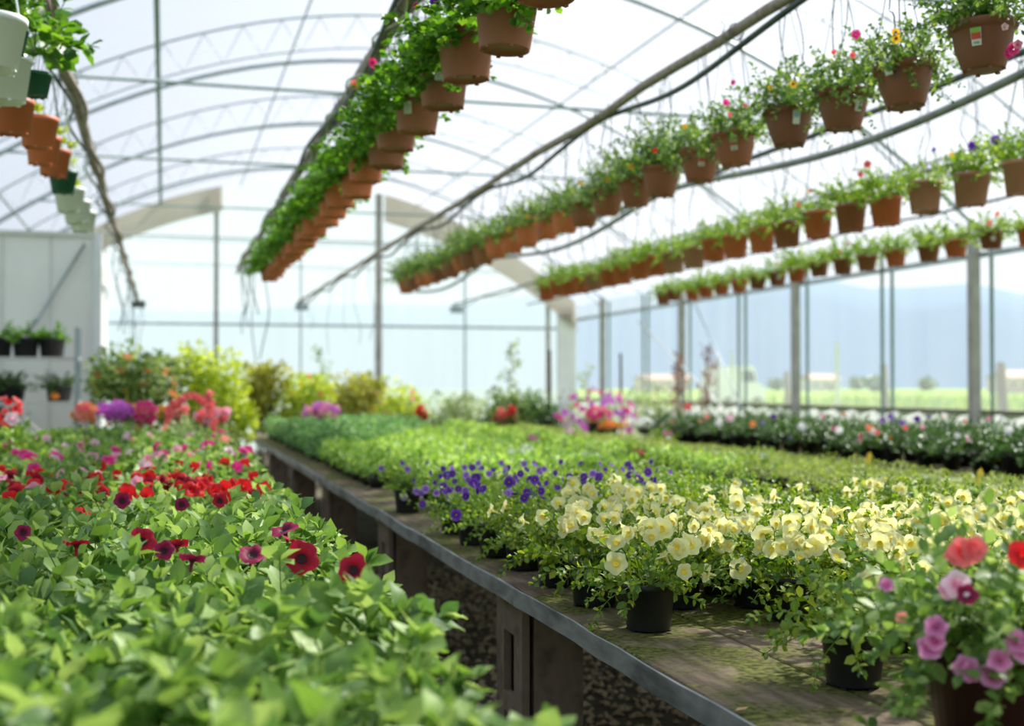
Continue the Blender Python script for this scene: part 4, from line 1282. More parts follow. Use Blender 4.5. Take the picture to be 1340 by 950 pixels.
potA = {m: pot_mesh('pot', .105, .080, .175, m, 'tall', 32) for m in ('terracotta', 'terracotta_orange_lit', 'terracotta_dusty')}
potB = {m: pot_mesh('pot', .110, .068, .155, m, 'bowl', 32) for m in ('terracotta_dark', 'terracotta', 'terracotta_orange_lit')}
potC = {m: pot_mesh('pot', .098, .078, .17, m, 'lip', 24) for m in ('terracotta', 'terracotta_orange_lit', 'terracotta_dusty')}
potD = {m: pot_mesh('pot', .088, .066, .13, m, 'lip', 20) for m in ('terracotta', 'terracotta_orange_lit')}
folA, folB, folC, folD = [], [], [], []
for k in range(5):
    rr = random.Random(400 + k)
    lv, stm = strands(rr, 34, .235, el=(-8, 62), grav=4.0, step=.022, leaf=(.030, .054), z0=.155, r0=.07, bare=.05, jit=.5, azr=(PI * .45, PI * 1.6))
    l3, s3 = strands(rr, 14, .17, el=(0, 75), grav=4.2, step=.022, leaf=(.030, .05), z0=.155, r0=.07, bare=.05, jit=.5)
    lv += l3; stm += s3
    folA.append(foliage_mesh('foliage', lv, stm, LEAF_ROUND, 'leaf_hang', .0018))
    lv, stm = strands(rr, 64, .235, el=(2, 88), grav=2.4, step=.019, leaf=(.019, .036), z0=.145, r0=.085, bare=.0, jit=.7)
    l2, s2 = strands(rr, 9, .20, el=(-5, 15), grav=5.5, step=.019, leaf=(.018, .032), z0=.14, r0=.08, bare=.2, jit=.7)
    folB.append(foliage_mesh('foliage', lv + l2, stm + s2, LEAF_OVAL, 'leaf_air', .0013))
    lv, stm = strands(rr, 48, .20, el=(-5, 78), grav=3.0, step=.018, leaf=(.018, .032), z0=.155, r0=.07, bare=.1, jit=.6)
    folC.append(foliage_mesh('foliage', lv, stm, LEAF_ROUND, 'leaf_bright', .0015))
    lv, stm = strands(rr, 42, .20, el=(-5, 78), grav=3.0, step=.02, leaf=(.02, .034), z0=.115, r0=.06, bare=.1, jit=.6)
    folD.append(foliage_mesh('foliage', lv, stm, LEAF_ROUND, 'leaf_bright', .0015))
soilA = soil_mesh(.097, .15); soilC = soil_mesh(.09, .145); soilD = soil_mesh(.08, .11)
hangA = hanger_mesh(.103, .175, ZP - 2.42 + .0); hangB = hanger_mesh(.112, .155, ZP - 2.40); hangC = hanger_mesh(.098, .17, ZP - 2.335); hangD = hanger_mesh(.088, .13, ZP - 2.345)
rowrng = random.Random(21)
rows = {}
def hang_row(key, x, zb, ys_, pots, mats_f, fols, soil, hang, desc, pipe, fl):
    lst = []
    rr = random.Random(hash(key) % 1000 if False else sum(map(ord, key)) * 7)
    for i, y in enumerate(ys_):
        a = rr.random() * 6.28
        dz = rr.gauss(0, .008)
        m = mats_f(i, rr)
        root = thing('hanging_pot', '%s, %s from the near end' % (desc, ORD[i]), 'hanging pot', (x + rr.gauss(0, .012), y, zb + dz), 0, desc, rot=(R(rr.gauss(0, 1.8)), R(rr.gauss(0, 1.8)), a))
        ob('pot', pots[m], root); ob('soil', soil, root)
        f = ob('foliage', rr.choice(fols), root, rot=(0, 0, (-a + rr.gauss(0, .35)) if key == 'A' else rr.random() * 6.28), scale=(1, 1, .78) if key == 'A' else rr.uniform(.85, 1.12), kind='stuff')
        ob('hanger', hang, root, scale=(1, 1, 1))
        if pipe is not None and (y < 14):
            for q in range(2 if y < 8 else 1):
                ob('drip_tube', wind(None, rr, 9, rr.uniform(.42, .62), .0028 if y < 9 else .004, rr.choice(['hose', 'wire', 'purple_wire']), .07), pipe, (0, y + rr.uniform(-.05, .05) + 1, -.03))
        lst.append((root,))
    rows[key] = lst
    return lst
mA = lambda i, rr: 'terracotta' if i < 7 else 'terracotta_orange_lit'  # far pots sunlit by colour: brighter orange copy of the terracotta
ysA = [3.20] + [3.70 + (4.15 - 3.70) * i for i in range(21)]
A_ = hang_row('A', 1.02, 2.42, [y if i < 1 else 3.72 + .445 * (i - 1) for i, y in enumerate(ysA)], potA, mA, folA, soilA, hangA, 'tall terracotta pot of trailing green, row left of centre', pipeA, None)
ysB = [3.02, 3.46, 3.92, 4.36, 4.82, 5.28, 5.72, 6.18] + [6.62 + .43 * i for i in range(17)]
mB = lambda i, rr: 'terracotta_dark' if i < 5 else 'terracotta' if i < 8 else rr.choice(['terracotta', 'terracotta_orange_lit'])  # the far bowls' orange has sunlight mixed into the colour
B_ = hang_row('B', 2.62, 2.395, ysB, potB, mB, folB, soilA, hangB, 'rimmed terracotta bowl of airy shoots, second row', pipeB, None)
ysC = [5.30 + .405 * i for i in range(21)]
mC = lambda i, rr: rr.choice(['terracotta', 'terracotta_orange_lit', 'terracotta_orange_lit', 'terracotta_dusty'])
C_ = hang_row('C', 4.22, 2.335, ysC, potC, mC, folC, soilC, hangC, 'terracotta pot of low foliage, third hanging row', pipeC, None)
ysD = [7.20 + .41 * i for i in range(17)]
mD = lambda i, rr: rr.choice(['terracotta', 'terracotta_orange_lit'])
D_ = hang_row('D', 5.82, 2.345, ysD, potD, mD, folD, soilD, hangD, 'small terracotta pot, lowest hanging row by the windows', None, None)
# flowers, labels in the hanging rows
def hb(lst, u, v, s, kd, th=None, **kw):
    kw = dict(dict(rx=.24, rz=.20, zc=.25), **kw)
    dome_bloom(lst, u, v, s, kd, th, (1, rowrng.gauss(0, .3), rowrng.gauss(0, .3), .1), **kw)
for u, v, s, kd in ((488, 83, .020, 'pink'), (465, 110, .022, 'coral'), (487, 80, .015, 'red'), (568, 2, .018, 'purple'), (545, 8, .012, 'wine'), (320, 357, .045, 'rose'), (421, 215, .014, 'coral')):
    hb(A_, u, v, s, kd, rx=.26, rz=.24, zc=.22)
for u, v, s, kd in ((1120, 45, .018, 'pink'), (1326, 64, .022, 'pink'), (1320, 70, .018, 'pink'), (1332, 58, .016, 'rose'), (1173, 50, .019, 'gold'), (1172, 42, .015, 'gold'), (1038, 110, .016, 'gold'), (950, 134, .017, 'pink'), (959, 108, .013, 'pink'),
                 (1091, 68, .011, 'coral'), (1116, 72, .013, 'coral'), (826, 218, .016, 'gold'), (896, 165, .013, 'gold'), (857, 197, .013, 'red'), (975, 138, .011, 'coral'), (1315, 35, .012, 'palepink'), (665, 300, .018, 'gold'), (690, 283, .016, 'gold'), (1008, 115, .011, 'gold'), (795, 235, .016, 'gold'), (760, 240, .014, 'gold'), (955, 150, .011, 'coral')):
    hb(B_, u, v, s, kd, 'dark' if kd == 'gold' else None, rx=.26, rz=.26, zc=.26)
for u, v, s, kd in ((1135, 215, .026, 'coral'), (1126, 228, .020, 'coral'), (1303, 183, .026, 'purplebig'), (1272, 190, .024, 'purplebig'), (1222, 196, .014, 'purplebig'), (1045, 268, .016, 'coral'), (1060, 250, .016, 'coral'), (1245, 202, .014, 'gold')):
    hb(C_, u, v, s, kd, rx=.2, rz=.18, zc=.24)
for u, v, s, kd in ((1295, 292, .022, 'coral'), (1305, 280, .020, 'orange'), (1100, 330, .018, 'coral'), (1110, 318, .014, 'pink'), (1018, 345, .016, 'orange')):
    hb(D_, u, v, s, kd, rx=.18, rz=.16, zc=.2)
ca = lambda root, off: math.atan2(-root.location.y, -root.location.x) + R(off)
for root, off, z, kd in ((A_[3][0], -8, .105, 'paper'), (A_[4][0], -24, .085, 'paper'),):
    sticker(root, .080 + .025 * z / .175 + .003, ca(root, off), z, .034, .05, kd, .15)
for i, off, z, kd in ((1, -12, .09, 'red'), (3, 38, .085, 'paper'), (4, 18, .10, 'blue'), (5, -2, .085, 'red'), (6, 4, .085, 'red'), (2, -30, .13, 'blue')):
    root = B_[i][0]
    sticker(root, .068 + (.110 - .068) * z / .155 + .003, ca(root, off), z, .030, .055, kd, .26)
for lst, i in ((D_, 1), (C_, 9), (D_, 9)):
    root = lst[i][0]
    sticker(root, .082, ca(root, 8), .07, .03, .035, 'paper', .12)

# left row: white buckets, terracotta, green
potW = pot_mesh('pot', .105, .075, .17, 'pot_white', 'lip', 28); potE = pot_mesh('pot', .085, .068, .14, 'terracotta_orange_lit', 'lip', 24); potG = pot_mesh('pot', .085, .06, .13, 'pot_green', 'lip', 24)
potWs = pot_mesh('pot', .095, .075, .15, 'pot_white', 'lip', 24)
rr = random.Random(88)
lv, stm = strands(rr, 3, .08, el=(30, 80), grav=3, step=.02, leaf=(.03, .05), z0=.13, r0=.04, bare=.2)
sprig = foliage_mesh('foliage', lv, stm, LEAF_ROUND, 'leaf_lime', .0018)
lv, stm = strands(rr, 20, .17, el=(-10, 70), grav=2, step=.03, leaf=(.05, .085), z0=.16, r0=.05, bare=.1)
bigleafy = foliage_mesh('foliage', lv, stm, LEAF_ROUND, 'leaf_hang', .002)
seqE = [(-9, 62, 4.25, potW, 'white plastic hanging bucket, uppermost at the left frame edge', 'w'), (6, 108, 4.95, potW, 'white plastic hanging bucket below and behind the uppermost one', 'w'),
        (18, 152, 5.45, potE, 'terracotta hanging pot just below the white buckets', 'e'), (50, 172, 5.95, potE, 'upper of the terracotta hanging pots next to the wrapped pipe', 'e'),
        (56, 196, 6.5, potE, 'terracotta hanging pot, third in the left row, dusty side', 'e'), (70, 212, 7.0, potE, 'terracotta hanging pot just before the dark green one', 'e'),
        (82, 236, 7.6, potG, 'dark green hanging pot in the left row', 'g'), (92, 262, 8.2, potWs, 'small white hanging pot behind the green one', 'w'), (102, 278, 8.8, potWs, 'small white hanging pot in the left row, second last', 'w'), (108, 290, 9.4, potWs, 'last small white hanging pot at the far end of the left row', 'w')]
for u, v, y, me, txt, kd in seqE:
    p = at_y(u, v, y)
    root = thing('hanging_pot', txt, 'hanging pot', (p.x, p.y, p.z - .075), rr.random() * 6, rot=(R(rr.gauss(0, 2)), R(rr.gauss(0, 2)), rr.random() * 6))
    ob('pot', me, root); ob('soil', soilD, root)
    if y < 8.5 and y > 5.5: ob('foliage', sprig, root, kind='stuff')
    ob('hanger', hanger_mesh(.085, .14, ZP - root.location.z, .0025 if kd == 'e' else .004, 'wire' if kd == 'e' else 'pot_white'), root)
p = at_y(48, 60, 5.1)
root = thing('hanging_plant', 'broad-leaved trailing plant hanging beside the white buckets, upper left', 'hanging plant', (p.x, p.y, p.z - .20))
ob('pot', potG, root, scale=.7); ob('foliage', bigleafy, root, kind='stuff', scale=1.15); ob('hanger', hanger_mesh(.08, .13, ZP - root.location.z), root)
p = at_y(15, 12, 4.6)
root = thing('hanging_plant', 'light green trailing plant at the very top left corner above the buckets', 'hanging plant', (p.x, p.y, p.z - .16))
ob('pot', potG, root, scale=.7); ob('foliage', folA[0], root, kind='stuff', scale=.9)

# ------------------------------------------------------------------ left shelf rack before the partition
rack = thing('shelf_rack', 'grey metal shelf rack of dark potted plants at the left before the white partition', 'shelf', (-2.10, 14.6, 0))
for k, z in enumerate((.42, .80, 1.16, 1.66)):
    ob('shelf', MB().box((.55, .2, z), (1.24, .42, .025)).mesh('shelf', 'steel_pale'), rack)
for x in (-.05, 1.15):
    for yy in (0, .4):
        ob('upright', MB().box((x, yy, 1.0), (.045, .045, 2.02)).mesh('upright', 'steel'), rack)
ob('cross_brace', MB().tube([(.45, .42, 1.1), (1.12, .42, .42)], .012, 5).mesh('cross_brace', 'steel_pale'), rack)
rr = random.Random(99)
lv, stm = strands(rr, 26, .15, el=(0, 85), grav=2.6, step=.02, leaf=(.03, .045), z0=.16, r0=.07, bare=.1)
shelf_fol = foliage_mesh('foliage', lv, stm, LEAF_OVAL, 'leaf_hang', .002)
lv, stm = strands(rr, 26, .17, el=(0, 85), grav=2.6, step=.02, leaf=(.03, .045), z0=.16, r0=.07, bare=.1)
shelf_dark = foliage_mesh('foliage', lv, stm, LEAF_OVAL, 'leaf_dark', .002)
pot_s = pot_mesh('pot', .11, .09, .17, 'pot_black', 'lip', 14)
shelf_txt = {1.66: 'top shelf', 1.16: 'middle shelf', .80: 'lower shelf', .42: 'bottom shelf'}
for z, xs, fm in ((1.66, (.12, .36, .64, .92), shelf_fol), (1.16, (.10, .36, .50, 1.0), shelf_dark), (.80, (.14, .42), shelf_dark), (.42, (.2, .55), shelf_dark)):
    for i, x in enumerate(xs):
        root = thing('potted_plant', 'green plant in a black pot, %s on the %s of the left rack' % (ORD[i], shelf_txt[z]), 'plant', (-2.15 + x, 14.8, z + .016), rr.random() * 6, 'plants on the left rack', scale=(1.35, 1.35, 1.3 if z == 1.66 else 1.05))
        ob('pot', pot_s, root); ob('foliage', fm, root, kind='stuff')
        if z == 1.66 and i in (1, 3):
            flower(root, Vector((.05, -.05, .2)), Vector((0, -1, .2)), .04, 'white')
p = at_y(71, 519, 14.5)
fr_ = MB()
fr_.lathe([(0, -.06), (.035, -.052), (.058, -.025), (.064, 0), (.056, .028), (.033, .052), (.008, .058), (0, .054)], 16)
fr_.tube([(0, 0, .054), (.002, 0, .07)], .004, 5)
tag(ob('orange_fruit', fr_.mesh('orange_fruit', 'fruit_orange'), None, (p.x, 14.72, 1.24)), 'bright orange round fruit on the middle shelf of the left rack', 'fruit')

# ------------------------------------------------------------------ bright flowers at the end of the left bench
def cluster(name, label, u, v, y, wpx, hpx, kinds, mat_leaf, n=46, base=None, cat='plant', fs=(.020, .032), nleaf=160, leafz=None):
    p = at_y(u, v, y)
    dep = y * math.cos(YAW) + p.x * math.sin(YAW)
    w = wpx / FPX * dep; h = hpx / FPX * dep
    zb = (ZD + .003) if base is None else base
    rr = random.Random(int(u * 13 + v))
    root = thing(name, label, cat, (p.x, y, zb), 0)
    hh = p.z - zb
    pr = min(.11, w * .3 + .02)
    ph = min(.16, max(.05, hh - h * .4))
    ob('pot', pot_mesh('pot', pr, pr * .8, ph, 'pot_black', 'lip', 14), root)
    lv = ball_leaves(rr, nleaf, (w * .48, w * .4, max(.05, (hh - ph * .6) * .62)), (.03, .05), (0, 0, ph + (hh - ph) * .5), .3, .8)
    ob('foliage', foliage_mesh('foliage', lv, [[Vector((0, 0, ph * .9)), Vector((0, 0, hh))]], LEAF_OVAL, mat_leaf, .004), root, kind='stuff')
    return root, Vector((0, 0, hh)), w, h, rr
def cl(name, label, u, v, y, wpx, hpx, kinds, n=20, mat_leaf='leaf_shrub', s=(.024, .036)):
    root, c, w, h, rr = cluster(name, label, u, v, y, wpx, hpx, kinds, mat_leaf)
    for i in range(int(n * 1.7)):
        d = Vector((rr.gauss(0, 1), rr.gauss(0, 1) - .6, rr.gauss(0, 1) + .25)).normalized()
        k_ = rr.uniform(.55, 1.0)
        q = c + Vector((d.x * w * .5 * k_, d.y * w * .42 * k_, d.z * h * .5 * k_))
        flower(root, q, d + Vector((0, -.6, .2)), rr.uniform(*s), rr.choice(kinds), None, rr)
cl('geranium', 'orange-red geranium left of the purple flowers, end of the left bench', 112, 541, 10.3, 34, 30, ['orange', 'coral', 'salmon'], 26)
cl('petunia_basket', 'wide mound of violet-pink flowers at the end of the left bench', 152, 538, 10.4, 56, 26, ['magenta'], 40)
cl('geranium', 'magenta-red flowering plant right beside the violet-pink mound', 190, 541, 10.3, 30, 34, ['pink', 'coral', 'pink'], 30)
cl('marigold', 'small yellow-flowered plant between red and salmon ones', 214, 540, 10.6, 14, 18, ['gold'], 10)
cl('geranium', 'salmon geranium with dark leaves in front of the orange shrub', 233, 539, 10.4, 26, 28, ['salmon', 'coral'], 26)
cl('geranium', 'coral-red flower spray left of the coral arch', 280, 545, 10.0, 50, 26, ['coral', 'coral', 'rose'], 34)
cl('geranium', 'dark pink upright flower spike behind the coral spray', 273, 528, 10.2, 12, 32, ['coral'], 16)
# arching spray
root, c, w, h, rr = cluster('arching_geranium', 'tall arching spray of coral-red flowers at the aisle end of the left bench', 318, 556, 9.2, 36, 40, None, 'leaf_pale')
root.location.x = min(root.location.x, .16)
for i in range(46):
    t = i / 45
    a = PI * (1.0 - t * 1.05)
    q = Vector((.02 + .16 * math.cos(a) + rr.gauss(0, .012), rr.gauss(0, .02), c.z + .04 + (.16 * math.sin(a) if a > 0 else a * .3) - (0 if t < .85 else (t - .85) * .9) + rr.gauss(0, .012)))
    flower(root, q, Vector((rr.gauss(0, .4), -1, .4)), rr.uniform(.022, .032), 'coral', None, rr)
# near-left bush at the frame edge
root = thing('lime_plant', 'light green bushy plant with red and pale blooms at the left frame edge', 'plant', (-.85, 7.2, ZD + .003), .4)
ob('pot', pot_s, root)
lv, stm = strands(random.Random(5), 30, .26, el=(10, 85), grav=2.2, step=.025, leaf=(.04, .06), z0=.16, r0=.06, bare=.1)
ob('foliage', foliage_mesh('foliage', lv, stm, LEAF_OVAL, 'leaf_bright', .002), root, kind='stuff')
root2 = thing('geranium', 'red geranium rising behind the light green bush at the left frame edge', 'plant', (-.90, 7.7, ZD + .003), .4)
ob('pot', pot_s, root2)
ob('foliage', shelf_fol, root2, kind='stuff', scale=1.2)
for k in range(22):
    d = Vector((rr.gauss(0, 1), rr.gauss(0, 1), rr.gauss(0, 1))).normalized()
    flower(root2, Vector((.02 + d.x * .08, d.y * .08, .45 + d.z * .09)), d + Vector((0, 0, .2)), .026, rr.choice(['coral', 'red']), None, rr)
flower(root, Vector((.02, -.1, .42)), Vector((-.2, -1, .2)), .04, 'palepink', None, rr)

# ------------------------------------------------------------------ shrubs beyond the benches
def shrub(name, label, u0, u1, vt, vb, y, mat, nleaf=900, leaf=(.055, .09), dots=None, ndots=0, stem='twig', holes=True, cat='shrub', pot=True, lumps=9):
    pc = at_y((u0 + u1) / 2, (vt + vb) / 2, y); pt = at_y((u0 + u1) / 2, vt, y); pb = at_y((u0 + u1) / 2, vb, y)
    pl = at_y(u0, vt, y); pr_ = at_y(u1, vt, y)
    pb.z -= .25
    w = (pr_.x - pl.x) * 1.28; h = pt.z - pb.z
    rr = random.Random(int(u0 * 7 + vt * 3))
    root = thing(name, label, cat, (pc.x, y, 0), 0)
    zb = pb.z
    if pot:
        ph = min(.32, max(.12, zb * .6))
        ob('pot', pot_mesh('pot', .17, .13, ph, 'pot_black', 'lip', 16), root)
    mb = MB()
    lv = []
    for k in range(lumps):
        d = Vector((rr.uniform(-1, 1), rr.uniform(-1, 1), rr.uniform(-1, .85))) * .78
        c = Vector((d.x * w * .42, d.y * w * .42, zb + h * .5 + d.z * h * .42))
        rad = rr.uniform(.24, .34)
        lv += ball_leaves(rr, int(2.2 * nleaf) // lumps, (w * rad, w * rad, h * rad), leaf, c, .3, .7)
        mb.tube([(0, 0, .1), (c.x * .4, c.y * .4, zb * .7 + c.z * .2), c], [.014, .010, .005], 5)
    ob('stem', mb.mesh('stem', stem), root)
    ob('foliage', foliage_mesh('foliage', lv, [], LEAF_OVAL, mat, 0), root, kind='stuff')
    for i in range(ndots):
        d = Vector((rr.gauss(0, 1), -abs(rr.gauss(0, 1)), rr.gauss(0, .8))).normalized()
        q = Vector((d.x * w * .46, d.y * w * .46, zb + h * .5 + d.z * h * .46))
        flower(root, q, d + Vector((0, -.5, .2)), rr.uniform(.03, .05), rr.choice(dots), None, rr)
    return root
shrub('flowering_shrub', 'rounded shrub dotted with orange blooms beside the partition', 128, 224, 458, 545, 13.5, 'leaf_shrub', 1300, dots=['orange', 'gold'], ndots=34)
shrub('lime_shrub', 'tall yellow-green shrub right of the orange-flowered one', 242, 322, 456, 550, 14.0, 'leaf_lime', 1200)
shrub('lime_shrub', 'rounded dull yellow shrub, small, between two yellow-green ones', 314, 374, 474, 545, 15.9, 'leaf_mustard', 900)
shrub('yellow_shrub', 'low yellow-green shrub behind the bench end, left of the purple mound', 368, 430, 486, 556, 16.0, 'leaf_lime', 900, dots=['orange', 'gold'], ndots=14)
shrub('yellow_shrub', 'broad mustard-green shrub behind the purple mound', 415, 490, 488, 560, 16.6, 'leaf_mustard', 1000, dots=['orange'], ndots=10)
shrub('yellow_shrub', 'yellow-green shrub sloping down towards the red flowers', 470, 545, 494, 560, 17.2, 'leaf_lime', 900, dots=['orange', 'salmon'], ndots=10)
shrub('low_shrub', 'pale green low shrub just right of the single red flower', 540, 610, 515, 560, 17.5, 'leaf_pale', 700)
shrub('low_shrub', 'mixed green low shrub left of the red cluster', 590, 660, 512, 562, 18.2, 'leaf_shrub', 700)
shrub('olive_shrub', 'dense olive-green rounded shrub right of the tall thin sapling', 650, 712, 500, 558, 18.0, 'leaf_shrub', 800)
shrub('olive_shrub', 'darker green clump at the foot of the wooden stake', 695, 740, 512, 560, 17.0, 'leaf_dark', 500)
shrub('bougainvillea', 'magenta and red bougainvillea by the corner of the side windows', 735, 822, 506, 562, 16.5, 'leaf_pale', 260, dots=['magenta', 'magenta', 'magenta', 'pink'], ndots=110)
shrub('pale_shrub', 'pale thin shrub right of the bougainvillea below the windows', 822, 885, 500, 560, 19.0, 'leaf_pale', 300)
shrub('low_shrub', 'dark green plant with a grey top left of the yellow-green mass', 385, 425, 470, 520, 19.0, 'leaf_blue', 160, lumps=4)
# extra blooms in the middle distance
cl('aster', 'dome of mauve-pink flowers at the far end of the right bench', 421, 538, 13.6, 50, 26, ['magenta', 'mauve', 'rose'], 46)
cl('geranium', 'single deep red flower head beyond the right bench', 552, 543, 13.9, 16, 26, ['red'], 18)
cl('geranium', 'red flower cluster left of the olive shrub', 655, 544, 14.0, 22, 22, ['red', 'coral'], 22)
cl('geranium', 'red flower head touching the red cluster on its right', 671, 541, 14.0, 14, 22, ['red', 'coral'], 14)
cl('geranium', 'hot red cluster below the bougainvillea', 780, 543, 14.2, 44, 24, ['coral', 'pink'], 26)
cl('marigold', 'low golden-orange flowering plant in front of the bougainvillea', 797, 556, 14.2, 52, 12, ['gold', 'orange'], 30)
cl('white_petunia', 'white flowering plant right of the golden-orange one', 845, 554, 14.3, 40, 14, ['white'], 26)
cl('petunia_plant', 'pale pink flowering plant beyond the white ones near the bench corner', 870, 562, 13.9, 44, 10, ['palepink', 'rose'], 20)
# sapling and stakes
def sapling(label, u, vt, vb, y, mat, nb=7):
    pb = at_y(u, vb, y); pt = at_y(u, vt, y)
    rr = random.Random(int(u)); root = thing('sapling', label, 'tree', (pb.x, y, 0))
    pts = [(0, 0, .15)] + [(rr.gauss(0, .03), rr.gauss(0, .03), .15 + (pt.z - .15) * k / 5) for k in range(1, 6)]
    mb = MB().tube(pts, [.014, .012, .010, .008, .006, .003], 5)
    lv = []
    for k in range(nb):
        z = pb.z + (pt.z - pb.z) * (k + .5) / nb
        lv += ball_leaves(rr, 16, (.10, .10, .07), (.05, .08), (rr.gauss(0, .06), rr.gauss(0, .06), z), .2, .7)
    ob('pot', pot_mesh('pot', .15, .11, .22, 'pot_black', 'lip', 14), root)
    ob('stem', mb.mesh('stem', 'twig'), root)
    ob('foliage', foliage_mesh('foliage', lv, [], LEAF_OVAL, mat, 0), root, kind='stuff')
sapling('slim young tree standing before the end wall, left of the wooden stake', 668, 445, 505, 18.5, 'leaf_shrub')
sapling('faint slender sapling above the purple mound', 421, 452, 492, 21.0, 'leaf_blue', 4)
sapling('thin leafy sapling with sparse shoots between the two tall stakes', 770, 480, 515, 18.5, 'leaf_pale', 4)
def stake(name, label, u, vt, y, r, mat, x=None, z0=0):
    p = at_y(u, vt, y)
    me = MB().tube([(0, 0, 0), (.01, 0, p.z * .5), (0, 0, p.z)], [r, r * .95, r * .85], 7).mesh(name, mat)
    return tag(ob(name, me, None, (p.x, y, z0)), label, 'stake')
stake('wooden_stake', 'brown wooden stake standing by the far right corner post', 719, 458, 18.0, .03, 'twig')
stake('wooden_stake', 'dark wooden stake right of the bougainvillea', 812, 462, 18.6, .025, 'twig')
stake('wooden_stake', 'thin stake leaning near the two dried plants', 860, 505, 19.3, .025, 'twig')
# dried standing plants near the windows
for u, vt, txt in ((886, 464, 'dried brown plant on a stake, left of the two by the windows'), (925, 458, 'dried brown plant on a stake, right of the two by the windows')):
    p = at_y(u, vt, 18.2 if u < 900 else 17.2)
    rr = random.Random(u)
    root = thing('dried_plant', txt, 'plant', (p.x, p.y, 0))
    ob('pot', pot_mesh('pot', .15, .11, .24, 'terracotta', 'lip', 14), root)
    pts = [(0, 0, .2), (.01, 0, p.z * .6), (-.02, 0, p.z - .1)]
    mb = MB().tube(pts, [.02, .016, .01], 5)
    for k in range(14):
        z = rr.uniform(.7, p.z); a = rr.random() * 6.28
        mb.tube([(0, 0, z), (math.cos(a) * .12, math.sin(a) * .12, z + .12)], [.006, .003], 4)
    ob('stem', mb.mesh('stem', 'twig'), root)
    lv = []
    for k in range(7):
        lv += ball_leaves(rr, 34, (.09, .09, .12), (.04, .06), (rr.gauss(0, .05), rr.gauss(0, .05), p.z - .06 - k * .13), .2, .5)
    ob('foliage', foliage_mesh('foliage', lv, [], LEAF_OVAL, 'rusty', 0), root, kind='stuff')

# ------------------------------------------------------------------ OUTSIDE
rr = random.Random(61)
gv = []
for _ in range(7000):
    x = rr.uniform(9.6, 60); y = rr.uniform(2, 90)
    if y > x * 2.9 + 4: continue
    if abs(y - 64) < 4 and abs(x - 31) < 4: continue
    s = rr.uniform(.4, .8) * (1 + x / 150)
    gv.append((Vector((x, y, 0)), Vector((rr.gauss(0, .25), rr.gauss(0, .25), 1)), Vector((rr.gauss(0, 1), rr.gauss(0, 1), .1)), s))
blade = (np.array([(-.03, 0, 0), (.03, 0, 0), (.05, .5, .04), (-.05, .5, .04), (0, 1, .15)]), [(0, 1, 2, 3), (3, 2, 4)])
v, f = leaf_arrays(gv, blade)
tag(ob('meadow_grass', MB().add(v.tolist(), f).mesh('meadow_grass', 'grass_blade')), 'tall green meadow grass in the field outside the side windows', 'grass', kind='stuff')
for u, vt, y, txt in ((1311, 474, 15.9, 'weathered wooden fence post outside the rightmost window'), (1030, 486, 27.9, 'weathered wooden fence post outside, seen left of the big wall post'), (1157, 476, 20.5, 'fence post outside behind the paired window tubes')):
    p = at_y(u, vt, y)
    me = MB().tube([(0, 0, 0), (.01, 0, p.z * .6), (-.01, .01, p.z - .03), (-.01, .01, p.z)], [.085, .08, .07, .045], 8).mesh('fence_post', 'wood_old')
    tag(ob('fence_post', me, None, (p.x, y, 0)), txt, 'post', 'fence posts outside')
for u, vt, y, txt in ((1095, 448, 26, 'pale thin pole outside, right of the big wall post'), (958, 460, 36, 'pale thin pole outside in front of the white van'), (939, 465, 36, 'dark thin pole outside, left of the white van')):
    p = at_y(u, vt, y)
    tag(ob('pole', MB().tube([(0, 0, 0), (0, 0, p.z)], [.05, .04], 7).mesh('pole', 'steel_pale' if 'pale' in txt else 'twig'), None, (p.x, y, 0)), txt, 'pole', 'poles outside')
# van
p = at_y(955, 505, 64)
van = thing('van', 'white van parked far out in the field beyond the windows', 'vehicle', (p.x, 64, 0), R(10))
mb = MB()
sec = [(-1.3, .5), (-1.3, 1.7), (-1.15, 2.45), (1.0, 2.5), (1.25, 1.55), (1.75, 1.3), (1.85, .5)]
for s_ in (-.95, .95):
    pass
vs = [(x, -.95, z) for x, z in sec] + [(x, .95, z) for x, z in sec]
k = len(sec)
mb.add(vs, [tuple(range(k)), tuple(reversed(range(k, 2 * k)))] + [(i, (i + 1) % k + 0, (i + 1) % k + k, i + k) for i in range(k)])
ob('body', mb.mesh('body', 'vehicle_white'), van)
ob('windscreen', MB().add([(1.02, -.85, 2.38), (1.02, .85, 2.38), (1.27, .85, 1.6), (1.27, -.85, 1.6)], [(0, 1, 2, 3)]).mesh('windscreen', 'vehicle_glass'), van)
ob('side_window', MB().add([(.2, -.965, 2.2), (.9, -.965, 2.2), (1.1, -.965, 1.6), (.2, -.965, 1.6)], [(0, 1, 2, 3)]).mesh('side_window', 'vehicle_glass'), van)
for x in (-.8, 1.2):
    for s_ in (-.9, .9):
        pts = [(x, s_ - .1, .36), (x, s_ + .1, .36)]
        ob('wheel', MB().tube(pts, .36, 14).mesh('wheel', 'tyre'), van)
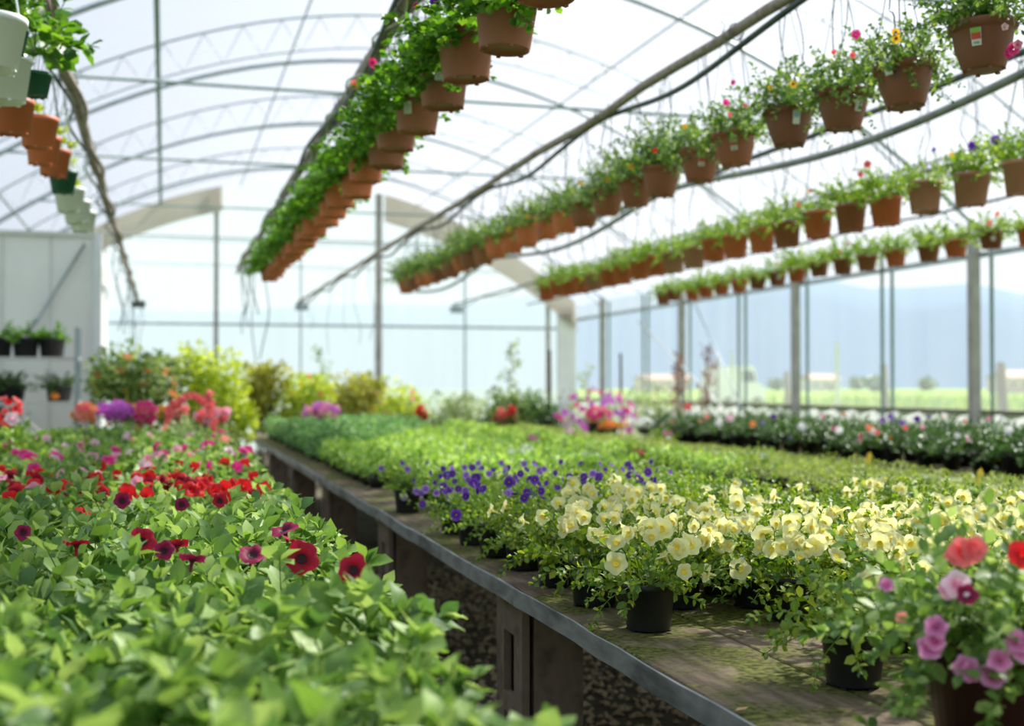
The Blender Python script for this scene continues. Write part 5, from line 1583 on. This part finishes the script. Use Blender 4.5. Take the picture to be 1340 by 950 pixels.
def house(label, u, y, w, d, h, mat, rot=0):
    p = at_y(u, 505, y)
    root = thing('house', label, 'house', (p.x, y, 0), rot)
    ob('walls', MB().box((0, 0, h / 2), (w, d, h)).mesh('walls', mat), root)
    ob('roof', MB().add([(-w / 2 - .4, -d / 2 - .4, h), (w / 2 + .4, -d / 2 - .4, h), (w / 2 + .4, d / 2 + .4, h), (-w / 2 - .4, d / 2 + .4, h), (-w / 2, 0, h * 1.45), (w / 2, 0, h * 1.45)],
                        [(0, 1, 5, 4), (2, 3, 4, 5), (0, 4, 3), (1, 2, 5), (0, 3, 2, 1)]).mesh('roof', 'roof_tile'), root)
    for i in range(3):
        f_ = ob('window', MB().box((-w / 3 + i * w / 3, -d / 2 - .03, h * .55), (w * .12, .08, h * .35)).mesh('window', 'house_pale'), root)
        ob('pane', MB().box((-w / 3 + i * w / 3, -d / 2 - .08, h * .55), (w * .09, .04, h * .28)).mesh('pane', 'vehicle_glass'), f_)
    ob('door', MB().box((w * .17, -d / 2 - .04, h * .3), (w * .08, .08, h * .6)).mesh('door', 'wood_old'), root)
house('low pinkish house far beyond the dried plants', 868, 290, 13, 7, 3.0, 'house_wall')
house('pale low house far off, right of the big wall post', 1072, 300, 9, 7, 3.2, 'house_pale')
house('pinkish house far off at the right frame edge', 1328, 200, 8, 6, 3.0, 'house_wall')
for u, y, w, txt in ((1145, 250, 4.2, 'dark round tree far off behind the paired window tubes'), (1213, 290, 4, 'small dark tree far off, left of the nearest wall post'), (1122, 320, 4.5, 'faint tree far off beside the pale house'), (1015, 320, 4, 'faint tree far off above the leftmost fence post')):
    p = at_y(u, 505, y)
    rr = random.Random(u)
    root = thing('tree', txt, 'tree', (p.x, y, 0))
    ob('trunk', MB().tube([(0, 0, 0), (0, 0, w * .4)], [.25, .15], 6).mesh('trunk', 'twig'), root)
    lv = ball_leaves(rr, 220, (w * .6, w * .6, w * .38), (.7, 1.1), (0, 0, w * .48), .4, .6)
    ob('foliage', foliage_mesh('foliage', lv, [], LEAF_ROUND, 'leaf_dark', 0), root, kind='stuff')
